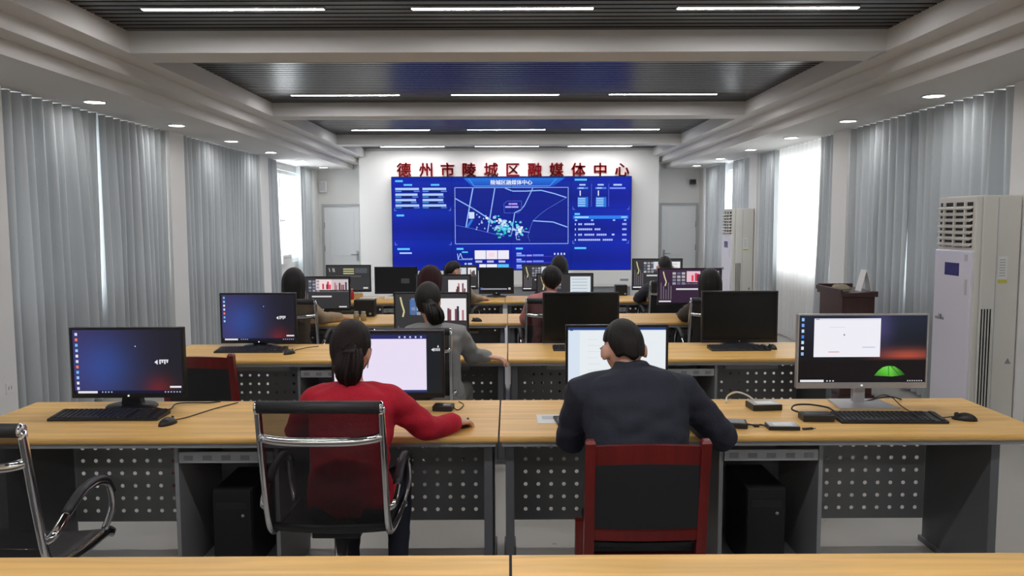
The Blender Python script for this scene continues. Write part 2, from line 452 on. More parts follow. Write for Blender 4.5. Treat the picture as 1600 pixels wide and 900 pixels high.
# ------------------------------------------------------------------ curtains
def curtain(s, y0, y1, seed, label, zt=SOFF - .004, zb=.03, m=None, xin=None, gather=0.0, amp=.08, grp='grey curtains', drift=0.0, pitch=.15):
    rnd = random.Random(seed)
    X = (xin if xin else PX + .088)
    nf = max(3, int(round((y1 - y0) / pitch))); sub_ = 10; nu = nf * sub_; nz = 24
    wd = [rnd.uniform(.55, 1.6) for _ in range(nf)]; tot = sum(wd); cum = [0.0]
    for w_ in wd: cum.append(cum[-1] + w_ / tot)
    even = [i / nf for i in range(nf + 1)]
    am = [rnd.uniform(.45, 1.25) for _ in range(nf + 1)]
    wob = [rnd.uniform(-1, 1) for _ in range(nf + 1)]
    rings = []
    for j in range(nz + 1):
        t = (j / nz) ** 1.25; row = []; mixf = min(1, t * 1.6)
        for i in range(nu + 1):
            k = min(nf - 1, i // sub_); fr = i / sub_ - k
            g0 = even[k] * (1 - mixf) + cum[k] * mixf; g1 = even[k + 1] * (1 - mixf) + cum[k + 1] * mixf
            fs = fr + .10 * math.sin(2 * math.pi * fr) * wob[k]
            u = g0 + (g1 - g0) * fs
            a = am[k] * (1 - fr) + am[k + 1] * fr
            a = a * t ** .35 * 1.05 + (1 - t ** .35) * .75
            c = math.cos(2 * math.pi * fr); c = math.copysign(abs(c) ** .75, c)
            off = amp * min(1.0, (g1 - g0) * (y1 - y0) / .11) * a * c
            off += .012 * math.sin(u * 9 + wob[0] * 3) * t
            yy = y0 + (y1 - y0) * u + gather * t * (u - .5) * (y1 - y0) + drift * t * t
            zz = zt - (.012 * (1 - c) / 2 if j == 0 else 0) - (zt - zb) * t
            row.append((s * (X - off), yy, zz))
        rings.append(row)
    o = MB().rings(rings, 0, True, False, False).build('curtain', m or M_curtain)
    return tag(o, label, 'curtain', grp)
curtain(-1, 6.205, 7.665, 1, 'wide grey curtain panel nearest the camera on the left side')
curtain(-1, 7.685, 9.195, 2, 'grey curtain panel on the left beside the bright slit, second from camera', drift=-.0)
curtain(-1, 9.625, 11.23, 3, 'grey curtain panel just past the first white pillar on the left')
curtain(-1, 11.24, 12.545, 4, 'grey curtain panel on the left ending at the second white pillar')
curtain(-1, 12.955, 13.55, 5, 'narrow bunched grey curtain left of the bright open window', amp=.06, pitch=.11, drift=.12)
curtain(-1, 15.1, 15.995, 6, 'narrow grey curtain between the open window and the left door', amp=.06, pitch=.11)
curtain(1, 2.755, 5.895, 7, 'grey curtain edge at the right frame border beside the air conditioner')  # carried on out of frame to block light from the near window
curtain(-1, 2.755, 5.895, 17, 'grey curtain added beside the camera on the left, out of frame')  # unseen, added to keep near window light off the soffit
curtain(1, 6.205, 7.83, 8, 'wide grey curtain behind the near air conditioner')
curtain(1, 7.79, 9.195, 9, 'grey curtain panel on the right behind the wooden lectern', drift=.06)
curtain(1, 9.625, 10.12, 10, 'narrow bunched grey curtain between right pillar and white sheer', amp=.06, pitch=.1, drift=.2)
curtain(1, 10.05, 11.95, 11, 'white sheer curtain glowing in front of the right window', m=M_sheer, amp=.022, pitch=.16, grp=None, xin=PX + .12, zb=.02)
curtain(1, 11.85, 12.545, 12, 'narrow grey curtain just past the white sheer on the right', amp=.06, pitch=.11)
curtain(1, 12.955, 14.05, 13, 'grey curtain hanging behind the far air conditioner', amp=.055)
curtain(1, 14.55, 15.995, 14, 'farthest grey curtain on the right, beside the right door', amp=.055)
# ------------------------------------------------------------------ video wall and red characters
VY = Y_SCR - .16
tl = atY(612, 277, VY); br = atY(985, 421, VY)
VW, VH = br.x - tl.x, tl.z - br.z
vx, vz = (tl.x + br.x) / 2, (tl.z + br.z) / 2
vwall = thing('video_wall', 'large blue video wall showing a city map, under the red lettering', 'screen', (vx, VY, 0))
MB().box(-VW / 2 - .012, VW / 2 + .012, .012, .155, vz - VH / 2 - .012, vz + VH / 2 + .012).build('cabinet', M_black, vwall)
pn = MB().box(-VW / 8 + .002, VW / 8 - .002, .003, .012, -VH / 6 + .002, VH / 6 - .002).mesh('display_panel'); pn.materials.append(M_off)
for i in range(4):
    for j in range(3):
        link('display_panel', pn, vwall, (-VW / 2 + VW * (i + .5) / 4, 0, vz - VH / 2 + VH * (j + .5) / 3))
zb = atY(800, 448, VY).z
ps = [(-.03, vz - VH / 2 - .014), (-.03, zb + .05), (-.02, zb), (.14, zb), (.14, vz - VH / 2 - .014)]
MB().prism(ps, 'x', -VW / 2 - .02, VW / 2 + .02).build('base_fascia', M_white, vwall)
MB().box(-VW / 2, VW / 2, .03, .155, 0.0, zb).build('plinth', M_steel, vwall)
lx = atY(975, 437, VY)
MB().box(lx.x - vx - .08, lx.x - vx + .08, -.034, -.028, lx.z - .02, lx.z + .02).build('maker_plate', M_steel, vwall)
cv = Canvas(VW, VH)
U = lambda x: (x - 85) / 1418.0
V = lambda y: 1 - (y - 143) / 547.0
def vwbg(u, v):
    k = .5 + .5 * math.cos(u * 4 * math.pi * 1.0)
    g = abs((v * 3) % 1.0 - .35)
    return (12 + 6 * k, 30 + 24 * g, 138 + 56 * g + 14 * k)
cv.grad(vwbg, 32, 18)
R = lambda x0, y0, x1, y1, c, l=1: cv.rect(U(x0), V(y1), U(x1), V(y0), c, l)
def LN(pts, wd, c, l=2): cv.line([(U(x), V(y)) for x, y in pts], wd * VW / 1418.0, c, l)
cy = (96, 200, 255); lt = (176, 206, 255); wt = (236, 240, 255)
cv.poly([(U(510), V(150)), (U(1110), V(150)), (U(1040), V(198)), (U(560), V(198))], [srgb(40, 120, 220), srgb(40, 120, 220), srgb(30, 70, 190), srgb(30, 70, 190)], 1)
LN([(540, 152), (572, 196), (1020, 196), (1062, 152)], 5, (70, 160, 240))
cv.text('陵城区融媒体中心', U(793), V(177), .10, wt, 3, width=(915 - 670) / 1418.0)
for x0 in (105, 266):
    R(x0 + 50, 183, x0 + 100, 193, cy)
    for k, y in enumerate((205, 238, 270, 302)):
        w = 140 - (k % 3) * 9 - (8 if x0 > 200 and k == 1 else 0)
        R(x0, y, x0 + w, y + 13, lt); R(x0, y + 17, x0 + 36, y + 24, (70, 150, 210)); R(x0 + w - 30, y + 17, x0 + w + 4, y + 24, (90, 130, 210)); R(x0 + 40, y + 15, x0 + w - 34, y + 25, (8, 36, 96))
for (x0, y0, x1) in [(105, 160, 150), (110, 361, 155), (112, 559, 186), (465, 559, 506), (818, 558, 860), (1168, 155, 1240), (1168, 356, 1200), (1168, 557, 1238)]:
    R(x0, y0, x1, y0 + 11, cy)
R(125, 584, 198, 593, lt)
R(458, 205, 1130, 535, (16, 34, 142), 1)
for p in ([(458, 205), (1130, 205)], [(1130, 205), (1130, 535)], [(1130, 535), (458, 535)], [(458, 535), (458, 205)]): LN(p, 4, (150, 176, 236))
road = (150, 190, 250)
for pts, w in [([(565, 208), (545, 310), (522, 437)], 7), ([(695, 208), (672, 340), (650, 466)], 6), ([(460, 268), (570, 330), (690, 408)], 6),
               ([(460, 425), (560, 445), (650, 468), (750, 492)], 2.5), ([(755, 208), (800, 226), (880, 226), (970, 222), (1050, 242), (1120, 265)], 6),
               ([(920, 208), (905, 240), (870, 310), (850, 335), (812, 352), (800, 430), (792, 485)], 5), ([(1120, 265), (1000, 335), (960, 365), (920, 402), (905, 440), (890, 490), (902, 522)], 2.5),
               ([(920, 400), (1040, 408), (1125, 438)], 6), ([(700, 440), (780, 452), (900, 468)], 4), ([(818, 455), (822, 510), (845, 512)], 4)]:
    LN(pts, w, road if w > 3 else (96, 118, 210))
R(540, 348, 572, 386, (206, 224, 255), 3)
LN([(560, 390), (535, 430), (522, 436)], 14, (50, 120, 220), 2)
rnd = random.Random(5)
for k in range(90):
    x = rnd.gauss(770, 62); y = 395 + (x - 700) * .30 + rnd.gauss(10, 26)
    if 600 < x < 905 and 360 < y < 520:
        q = rnd.uniform(2, 9); c = rnd.choice([(230, 240, 255), (150, 210, 255), (80, 220, 230), (180, 200, 250), (60, 190, 200)])
        R(x - q, y - q * .8, x + q, y + q * .8, c, 3)
for k in range(26):
    x = rnd.gauss(735, 24); y = rnd.gauss(452, 20); q = rnd.uniform(3, 11)
    R(x - q, y - 4, x + q, y + 4, rnd.choice([(40, 200, 190), (70, 220, 150), (30, 150, 220)]), 2)
for k in range(14):
    x = rnd.uniform(580, 690); y = rnd.uniform(360, 450); R(x - 3, y - 4, x + 3, y + 4, lt, 3)
LN([(748, 300), (768, 284), (853, 284), (853, 332), (835, 354), (750, 354), (748, 300)], 2.5, (90, 110, 220), 4)
R(776, 296, 828, 306, (190, 150, 240), 4); R(756, 314, 834, 324, (170, 170, 250), 4)
LN([(470, 592), (474, 626), (488, 590), (500, 626)], 4, lt, 3); LN([(470, 628), (556, 628)], 4, (120, 160, 250), 3)
for x in range(506, 556, 12): R(x, 620, x + 5, 628, lt, 3)
R(497, 580, 532, 588, cy)
for x in (573, 642, 711):
    R(x, 574, x + 66, 626, (238, 234, 246), 3); R(x + 4, 634, x + 44, 646, (190, 190, 230), 3)
R(656, 588, 690, 612, (250, 214, 226), 4)
R(600, 656, 640, 674, (240, 240, 250), 3); R(644, 656, 706, 674, (240, 240, 250), 3); R(710, 656, 776, 676, (90, 190, 240), 3)
R(512, 648, 524, 658, lt); R(532, 648, 556, 658, lt)
for y in (592, 628, 664):
    R(822, y - 4, 852, y + 6, (150, 180, 255)); R(822, y + 8, 876, y + 18, (120, 150, 250)); R(882, y + 8, 914, y + 18, (150, 150, 250)); R(920, y + 6, 984, y + 18, (110, 130, 240)); LN([(984, y + 18), (1040, y + 18)], 2, (90, 70, 190))
for x in (1046, 1066, 1086, 1104): R(x, 590, x + 8, 602, (210, 220, 255))
for x, w in ((1182, 66), (1290, 58)):
    R(x + 14, 186, x + 50, 195, lt); R(x, 205, x + 66, 215, (80, 130, 230)); R(x + 10, 206, x + 40, 213, lt, 2); R(x + 16, 224, x + 22, 254, wt)
    R(x + 4, 262, x + 66, 321, (44, 120, 214), 1)
    for y in (268, 281, 294, 308): R(x + 6, y, x + 50, y + 8, (150, 200, 250), 2)
R(1398, 186, 1448, 196, lt); R(1376, 206, 1470, 215, (130, 150, 250))
for x in (1268, 1370): LN([(x, 185), (x, 318)], 2.5, (90, 110, 220))
R(1160, 371, 1488, 390, (44, 128, 236), 1); R(1170, 376, 1252, 385, (170, 210, 255), 2); R(1446, 376, 1480, 385, (150, 200, 255), 2)
for x in (1170, 1266, 1396, 1462): R(x, 394, x + 14, 402, lt)
for k, y in enumerate((416, 446, 478, 508)):
    R(1170, y, 1176, y + 11, lt); R(1452, y, 1478, y + 11, (150, 170, 250))
    for j in range(8 + 3 * k):
        if rnd.random() < .86: R(1190 + j * 12.2, y, 1200 + j * 12.2, y + 11, (176, 190, 252))
R(1390, 478, 1406, 488, lt)
for (x0, y0, x1, y1) in [(98, 158, 432, 338), (100, 356, 434, 540), (1158, 158, 1492, 334), (1158, 356, 1490, 534)]:
    for (x, sx) in ((x0, 1), (x1, -1)): LN([(x, y1 - 16), (x, y1), (x + sx * 12, y1)], 2.5, (130, 150, 240))
for x in (439.5, 794, 1148.5): R(x - .8, 143, x + .8, 690, (10, 16, 80), 5)
for y in (325.3, 507.6): R(85, y - .8, 1503, y + .8, (10, 18, 84), 5)
cv.build('picture', vwall, (0, .002, vz))

names = '德州市陵城区融媒体中心'
ordw = ['first', 'second', 'third', 'fourth', 'fifth', 'sixth', 'seventh', 'eighth', 'ninth', 'tenth', 'eleventh']
for k, ch in enumerate(names):
    me = text_geo(ch, .285, .014)
    bm = bmesh.new()
    for dx, dy in ((-.0065, 0), (.0065, 0), (0, .005), (0, -.005)):
        me.transform(Matrix.Translation((dx, dy, 0))); bm.from_mesh(me); me.transform(Matrix.Translation((-dx, -dy, 0)))
    bm.to_mesh(me); bm.free()
    me.materials.clear(); me.materials.append(M_redsign)
    p = atY(631 + 34.1 * k, 265.3, Y_SCR - .02)
    xs = [v.co.x for v in me.vertices]; ys = [v.co.y for v in me.vertices]
    cx_, cy_ = (min(xs) + max(xs)) / 2, (min(ys) + max(ys)) / 2
    for v in me.vertices: v.co.x -= cx_; v.co.y -= cy_
    o = link('wall_character', me, None, (p.x, Y_SCR - .015, p.z)); o.rotation_euler = (math.pi / 2, 0, 0)
    tag(o, 'red raised character %s, %s from the left above the video wall' % (ch, ordw[k]), 'lettering', 'red characters above the video wall')

# ------------------------------------------------------------------ desks
YB = [2.22 + 1.98 * k for k in range(5)]
DEP = .73
YF = [y - DEP for y in YB]
ROWX = [0.0, -.05, -.015, -.02, -.055]
DW = 2.455; TZ = .75
def perforated(x0, x1, z0, z1, pitch=.067, r=.0105):
    m = MB(); nx = int((x1 - x0) / pitch); nz = int((z1 - z0) / pitch); ox = (x1 - x0 - nx * pitch) / 2; oz = (z1 - z0 - nz * pitch) / 2
    for yy in (0.0, .0012):
        if ox > 0: m.add([(x0, yy, z0), (x0 + ox, yy, z0), (x0 + ox, yy, z1), (x0, yy, z1)], [(0, 1, 2, 3)]); m.add([(x1 - ox, yy, z0), (x1, yy, z0), (x1, yy, z1), (x1 - ox, yy, z1)], [(0, 1, 2, 3)])
        m.add([(x0 + ox, yy, z0), (x1 - ox, yy, z0), (x1 - ox, yy, z0 + oz), (x0 + ox, yy, z0 + oz)], [(0, 1, 2, 3)])
        m.add([(x0 + ox, yy, z1 - oz), (x1 - ox, yy, z1 - oz), (x1 - ox, yy, z1), (x0 + ox, yy, z1)], [(0, 1, 2, 3)])
    for i in range(nx):
        for j in range(nz):
            cx_ = x0 + ox + (i + .5) * pitch; cz_ = z0 + oz + (j + .5) * pitch; h = pitch / 2
            vs = [(cx_ + dx * h, 0, cz_ + dz * h) for dx, dz in ((-1, -1), (1, -1), (1, 1), (-1, 1))]
            vs += [(cx_ + r * math.cos(math.pi / 4 * k - 3 * math.pi / 4), 0, cz_ + r * math.sin(math.pi / 4 * k - 3 * math.pi / 4)) for k in range(8)]
            fs = []
            for q in range(4):
                a = 4 + 2 * q; b = a + 1; c = 4 + (2 * q + 2) % 8
                fs += [(q, (q + 1) % 4, b), (q, b, a), ((q + 1) % 4, c, b)]
            m.add(vs, fs)
    return m
def desk(side):
    """origin: floor, middle of the front edge; side -1 has its free end on the left"""
    t = thing('desk', '', 'desk')
    m = MB(); h = DW / 2
    def prof(z0, z1, yf, yb, r=.011):
        return [(yf + r, z0), (yb - r, z0), (yb, z0 + r), (yb, z1 - r), (yb - r, z1), (yf + r, z1), (yf + r * .3, z1 - r * .3), (yf, z1 - r), (yf, z0 + r), (yf + r * .3, z0 + r * .3)]
    top = MB().prism(prof(TZ - .031, TZ, 0, DEP), 'x', -h, h).build('desktop', M_wood, t)
    MB().box(-h + .01, h - .01, .012, .03, TZ - .05, TZ - .031).box(-h + .01, h - .01, DEP - .03, DEP - .012, TZ - .05, TZ - .031).build('apron_rail', M_steel, t)
    xo = side * (h - .21); xi = -side * (h - .045)
    for x in (xo, xi):
        MB().box(x - .02, x + .02, .07, DEP - .09, .02, TZ - .031, bev=.004).box(x - .03, x + .03, .05, DEP - .07, 0, .03, bev=.004).build('end_panel', M_dsteel, t)
    cw = .235
    MB().box(-cw, -cw + .018, .07, DEP - .11, .05, TZ - .031).box(cw - .018, cw, .07, DEP - .11, .05, TZ - .031).box(-cw + .018, cw - .018, .07, DEP - .11, .05, .07).box(-cw + .018, cw - .018, DEP - .13, DEP - .112, .07, TZ - .031).box(-cw, cw, .1, DEP - .13, 0, .05).build('cabinet_body', M_steel, t)
    v = MB().box(-cw + .022, cw - .022, .066, .08, TZ - .135, TZ - .085, bev=.003).build('vent_strip', M_lsteel, t)
    g = MB()
    for k in range(5): g.box(-.17 + k * .085 - .02, -.17 + k * .085 + .02, .0635, .0665, TZ - .122, TZ - .1)
    g.build('vent_slots', M_steel, v)
    yy = DEP - .1
    for (a, c) in ((min(xo, xi) + .02, -cw), (cw, max(xo, xi) - .02)):
        perforated(a + .002, c - .002, .13, TZ - .034).build('modesty_panel', M_steel, t, (0, yy, 0))
        wx = (c - a); mid = (a + c) / 2
        MB().box(mid - wx * .26, mid + wx * .26, DEP - .2, DEP - .105, .575, .605, bev=.003).build('cable_tray', M_lsteel, t)
    return t
proto = {-1: desk(-1), 1: desk(1)}; used = {-1: False, 1: False}
rowlab = ['closest to the camera, cut off by the bottom of the picture', ('in the second row, where the woman in red sits', 'in the second row, where the man in navy sits'),
          'in the third row with the grey sweater woman', 'in the fourth row, behind the two black monitors', 'in the last row before the video wall']
for r in range(5):
    for s in (-1, 1):
        place(proto[s], not used[s], (ROWX[r] + s * (DW / 2 + .004), YF[r], 0), 0, '%s honey wood desk %s' % ('left' if s < 0 else 'right', rowlab[r][s > 0] if isinstance(rowlab[r], tuple) else rowlab[r]), 'honey wood desks in rows'); used[s] = True

def tower(x, r, label):
    t = thing('computer_tower', label, 'computer', (x, YF[r] + .12, .07))
    MB().box(-.09, .09, .012, .36, 0, .40, bev=.006).build('case', M_black, t)
    MB().box(-.088, .088, 0, .014, .002, .398, bev=.005).build('front_cover', M_dark, t)
    MB().box(-.07, .07, -.003, .002, .31, .345).build('disc_drive', M_black, t)
    MB().lathe([(.001, -.004), (.008, -.004), (.008, .0)], n=10).build('power_button', M_steel, t).matrix_local = Matrix.Translation((.05, 0, .28)) @ Matrix.Rotation(math.pi / 2, 4, 'X') @ Matrix.Rotation(math.pi, 4, 'X')
for r in (1, 2):
    for s in (-1, 1):
        tower(ROWX[r] + s * (DW / 2 + .004), r, 'black computer tower inside the %s desk cabinet of the %s row' % ('left' if s < 0 else 'right', 'second' if r == 1 else 'third'))

# ------------------------------------------------------------------ monitors, keyboards, mice
def scr_hp(w, h, seed=0):
    c = Canvas(w, h)
    def f(u, v):
        b = math.exp(-(((u - .28) / .28) ** 2 + ((v - .42) / .5) ** 2)); rd = math.exp(-(((u - .78) / .13) ** 2 + ((v - .06) / .2) ** 2)); l = max(0, 1 - u * 1.15)
        return (34 + 26 * l + 66 * rd, 33 + 18 * l + 26 * b, 42 + 50 * l + 62 * b - 6 * rd)
    c.grad(f, 24, 14)
    for k in range(11 if seed == 0 else 7):
        y = .93 - k * .085; cc = [(210, 220, 240), (120, 190, 240), (230, 230, 230), (240, 120, 90), (160, 200, 250)][(k * 3 + seed) % 5]
        c.rect(.022, y - .022, .045, y + .022, cc, 1)
    c.rect(0, 0, 1, .045, (24, 26, 52), 1); c.rect(.03, .004, .21, .038, (226, 226, 232), 2)
    for k in range(4): c.rect(.25 + k * .028, .012, .262 + k * .028, .032, (170, 180, 220), 2)
    for k in range(6): c.rect(.83 + k * .027, .012, .842 + k * .027, .03, (190, 190, 200), 2)
    c.rect(.88, .085, .985, .115, (226, 226, 232), 2)
    c.poly([(.745, .49), (.775, .53), (.775, .45)], srgb(230, 230, 235), 2)
    for k in range(4): c.rect(.79 + k * .022, .46 + .02 * (k % 2), .804 + k * .022, .53, (220, 220, 226), 2)
    c.rect(.79, .515, .875, .53, (220, 220, 226), 2)
    c.rect(.57, .73, .578, .75, (230, 230, 240), 2)
    return c
def scr_doc(w, h, seed=0):
    c = Canvas(w, h)
    if seed == 0:
        c.grad(lambda u, v: (34 - 6 * u, 34, 70 - 34 * u), 8, 6)
        c.rect(.0, .055, .855, .90, (232, 222, 244), 1); c.rect(0, .9, .855, .965, (40, 44, 104), 1); c.rect(.01, .02, .86, .045, (40, 62, 130), 1)
        for k in range(5): c.rect(.6 + k * .05, .915, .615 + k * .05, .945, (200, 205, 240), 2)
        c.poly([(.90, .72), (.925, .75), (.925, .69)], srgb(230, 230, 235), 2)
        for k in range(4): c.rect(.93 + k * .014, .70, .938 + k * .014, .745, (220, 220, 226), 2)
        c.poly([(.955, .76), (.965, .80), (.972, .76)], srgb(230, 230, 235), 2)
    else:
        c.grad(lambda u, v: (230, 236, 240), 4, 4)
        c.rect(0, .955, 1, 1, (44, 66, 120), 1); c.rect(0, .94, 1, .955, (210, 222, 236), 1); c.rect(0, 0, 1, .04, (190, 226, 240), 1); c.rect(.05, .0, .4, .03, (70, 190, 220), 2)
        c.rect(0, .04, .12, .94, (214, 226, 240), 1)
        for k in range(6): c.rect(.2, .8 - k * .1, .3 + .03 * (k % 3), .806 - k * .1, (206, 216, 214), 2)
        for v in (.06, .965): c.rect(.02, v - .02, .05, v + .02, (40, 60, 110), 3)
    return c
def scr_tent(w, h, seed=0):
    c = Canvas(w, h)
    def f(u, v):
        hz = math.exp(-((v - .40) / .10) ** 2) * (1 if v > .34 else .35) * math.exp(-((u - .86) / .26) ** 2); mk = math.exp(-(((u - .64) / .10) ** 2 + ((v - .8) / .3) ** 2))
        sky = max(0, v - .36)
        return (24 + 150 * hz + 18 * sky + 34 * mk, 24 + 52 * hz + 26 * sky + 26 * mk, 28 + 30 * hz + 44 * sky + 56 * mk)
    c.grad(f, 26, 18)
    c.rect(0, 0, 1, .33, (24, 20, 22), 1)
    tent = [(.60, .10), (.63, .17), (.665, .225), (.71, .245), (.76, .235), (.81, .175), (.845, .11), (.74, .085)]
    c.poly(tent, [srgb(50, 130, 40), srgb(80, 180, 50), srgb(90, 190, 55), srgb(120, 220, 80), srgb(80, 170, 50), srgb(45, 110, 40), srgb(26, 60, 28), srgb(90, 180, 55)], 2)
    c.line([(.71, .245), (.715, .09)], .006, (60, 150, 50), 3); c.line([(.73, .243), (.80, .10)], .005, (50, 120, 40), 3)
    c.rect(.12, .38, .64, .955, (238, 236, 244), 2); c.rect(.12, .93, .64, .955, (222, 224, 236), 3); c.rect(.13, .938, .16, .948, (90, 100, 150), 4)
    c.rect(.235, .45, .32, .462, (220, 150, 160), 3); c.rect(.50, .52, .60, .53, (150, 190, 220), 3); c.rect(.35, .70, .362, .72, (90, 130, 130), 3)
    c.rect(.24, .82, .36, .828, (210, 214, 226), 3)
    for k in range(7):
        y = .94 - k * .085; c.rect(.022, y - .025, .042, y + .022, [(150, 190, 240), (120, 170, 240), (200, 215, 240), (70, 130, 230), (190, 220, 250), (230, 230, 235)][k % 6], 2)
    c.rect(0, 0, 1, .045, (20, 20, 26), 2); c.rect(.02, .006, .205, .04, (228, 228, 232), 3)
    for k in range(3): c.rect(.225 + k * .024, .012, .237 + k * .024, .032, (200, 200, 210), 3)
    for k in range(7): c.rect(.86 + k * .018, .014, .87 + k * .018, .03, (190, 190, 196), 3)
    return c
def scr_edit(w, h, seed=0):
    c = Canvas(w, h); rnd = random.Random(seed)
    purple = seed in (34,)
    c.grad(lambda u, v: (54 + 8 * v, 38 + 4 * v, 58 + 8 * v) if purple else (52 + 6 * v, 52 + 5 * v, 54 + 5 * v), 4, 4)
    if seed == 41:
        for x in (.05, .13, .16): c.line([(x, .9), (x + .02, .75)], .008, (190, 190, 185), 2)
        for k in range(3): c.rect(.38, .84 - .09 * k, .63, .89 - .09 * k, (186, 184, 130), 2)
        for k in range(14): c.rect(.66 + .02 * k, .7, .672 + .02 * k, .9, (92, 98, 104), 2)
        c.rect(0, .0, 1, .5, (58, 58, 60), 1); c.rect(.84, .06, .95, .12, (210, 210, 210), 2)
        for k in range(20): c.rect(.2 + .03 * k, .54, .215 + .03 * k, .6, (110, 110, 112), 2)
        return c
    if seed == 42 or seed == 44: 
        c.grad(lambda u, v: (22, 23, 25), 2, 2, lay=1)
        if seed == 42: c.rect(.62, .36, .82, .56, (58, 60, 62), 2)
        else:
            c.rect(.06, .10, .82, .16, (150, 150, 160), 2); c.rect(.02, .09, .08, .19, (90, 110, 190), 2); c.rect(.86, .10, .93, .19, (190, 190, 190), 2)
        return c
    # bin of thumbnails, source and program views, timeline
    for i in range(3):
        for j in range(4): c.rect(.22 + i * .075, .84 - j * .10, .275 + i * .075, .91 - j * .10, rnd.choice([(150, 150, 160), (120, 124, 140), (180, 176, 176), (96, 104, 130)]), 2)
    c.line([(.07, .93), (.09, .78), (.12, .62), (.10, .5)], .012, (206, 200, 150), 2)
    a = (.36, .60, .66, .94) if seed in (31,) else (.45, .62, .67, .94)
    b = (.66, .60, .985, .94) if seed in (31,) else (.72, .62, .97, .94)
    if seed == 45: a, b = (.42, .66, .66, .92), (.74, .66, .97, .92)
    if seed == 22: a, b = (.20, .55, .30, .88), (.62, .42, .985, .90)
    if seed == 32: a, b = (.10, .3, .2, .4), (.60, .36, .95, .86)
    if seed == 33: a, b = (.20, .4, .34, .8), (.60, .12, .97, .93)
    c.rect(*a[:2], *a[2:], {31: (238, 214, 214), 34: (230, 190, 204)}.get(seed, (206, 212, 222) if seed != 22 else (70, 110, 170)), 2)
    c.rect(*b[:2], *b[2:], {31: (206, 190, 192), 33: (214, 222, 228)}.get(seed, (232, 228, 230)), 2)
    if seed in (31, 34):
        for k in range(5):
            x = a[0] + (a[2] - a[0]) * rnd.uniform(.3, .85); c.rect(x, a[1] + .02, x + .035, a[1] + rnd.uniform(.16, .28), rnd.choice([(224, 70, 84), (200, 60, 90), (90, 30, 60)]), 3)
    if seed not in (33, 45):
        for k in range(7):
            x = b[0] + (b[2] - b[0]) * rnd.uniform(.15, .85); c.rect(x, b[1], x + .03, b[1] + (b[3] - b[1]) * rnd.uniform(.4, .8), rnd.choice([(60, 50, 56), (120, 70, 80), (50, 54, 70), (180, 120, 130)]), 3)
    else:
        for k in range(7): c.rect(b[0] + .03, b[3] - .1 - k * .1, b[2] - .06, b[3] - .07 - k * .1, (176, 190, 200), 3)
    y = min(a[1], b[1]) - .02 if seed not in (33, 32, 22) else .3
    for k in range(24): c.rect(.37 + k * .026, y - .05, .383 + k * .026, y - rnd.uniform(.0, .03), (130, 124, 140), 2)
    if seed not in (33,):
        c.rect(.28, y - .22, .66, y - .17, (206, 204, 208), 2); c.rect(.0, .02, .2, .06, (226, 226, 230), 2); c.rect(.8, .03, .95, .07, (214, 214, 216), 2)
        for k in range(5): c.rect(.03 + .04 * k, .10, .045 + .04 * k, y - .1 * (k % 3), (112, 104, 112), 2)
    return c

def monitor(x0, x1, yt, yb, r, kind, seed, label, style='black', yoff=.16, grp='desk monitors'):
    Y = YB[r] - yoff
    a = atY(x0, yt, Y); b = atY(x1, yb if yb else yt + (x1 - x0) * .6, Y)
    w, h = b.x - a.x, a.z - b.z
    zc = (a.z + b.z) / 2
    t = thing('monitor', label, 'monitor', ((a.x + b.x) / 2, Y, TZ), 0, grp)
    zc -= TZ; zb_ = zc - h / 2
    hm = M_bezel if style == 'black' else M_silver
    chin = .022 if style == 'black' else .03; bz = .012 if style == 'black' else .007
    bd = MB().box(-w / 2, w / 2, .004, .03, zb_, zc + h / 2, bev=.004).box(-w * .3, w * .3, .028, .055, zb_ + h * .2, zc + h * .25, bev=.012).build('housing', hm, t)
    f = MB()
    f.box(-w / 2, -w / 2 + bz, -.004, .006, zb_, zc + h / 2); f.box(w / 2 - bz, w / 2, -.004, .006, zb_, zc + h / 2)
    f.box(-w / 2 + bz, w / 2 - bz, -.004, .006, zb_, zb_ + chin); f.box(-w / 2 + bz, w / 2 - bz, -.004, .006, zc + h / 2 - bz, zc + h / 2)
    f.build('bezel', hm if style == 'black' else [M_silver], t)
    sw, sh = w - 2 * bz, h - bz - chin; sz = zb_ + chin + sh / 2
    if kind == 'off':
        MB().box(-sw / 2, sw / 2, .001, .004, sz - sh / 2, sz + sh / 2).build('screen', M_off, t)
    else:
        {'hp': scr_hp, 'doc': scr_doc, 'tent': scr_tent, 'edit': scr_edit}[kind](sw, sh, seed).build('screen', t, (0, .003, sz))
    MB().lathe([(.0005, -.003), (.005, -.003), (.005, .0)], n=12).build('maker_mark', M_mark if kind != 'off' else M_lsteel, t).matrix_local = Matrix.Translation((0, -.004, zb_ + chin * .5)) @ Matrix.Rotation(-math.pi / 2, 4, 'X')
    if style == 'black':
        n = MB().rings([[(sx * ww, yy, z) for sx, yy in ((-1, .02), (1, .02), (1, .065), (-1, .065))] for ww, z in ((.052, .012), (.045, .05), (.045, zc))], 0, False)
        n.build('stand_neck', M_black, t)
        MB().lathe([(.001, 0), (.118, 0), (.12, .006), (.112, .013), (.06, .02), (.001, .022)], (0, .03, 0), 28, sx=1.08, sy=.86).build('stand_base', M_black, t)
    else:
        MB().box(-.03, .03, .02, .055, .01, zc, bev=.004).build('stand_neck', M_silver, t)
        MB().prism([(-.15, -.11), (.15, -.11), (.13, .1), (-.13, .1)], 'z', 0, .012).build('stand_base', M_silver, t)
    return t
MON1 = monitor(108, 290, 512, 621, 1, 'hp', 0, 'black monitor with purple blue desktop on the second row, beside the left keyboard')
monitor(517, 695, 517, 621, 1, 'doc', 0, 'monitor showing a white page behind the woman in red')
monitor(884, 1043, 508, 613, 1, 'doc', 1, 'monitor showing a white document behind the man in navy')
MON4 = monitor(1247, 1447, 491, 606, 1, 'tent', 0, 'silver monitor with a green tent wallpaper and white window', 'silver')
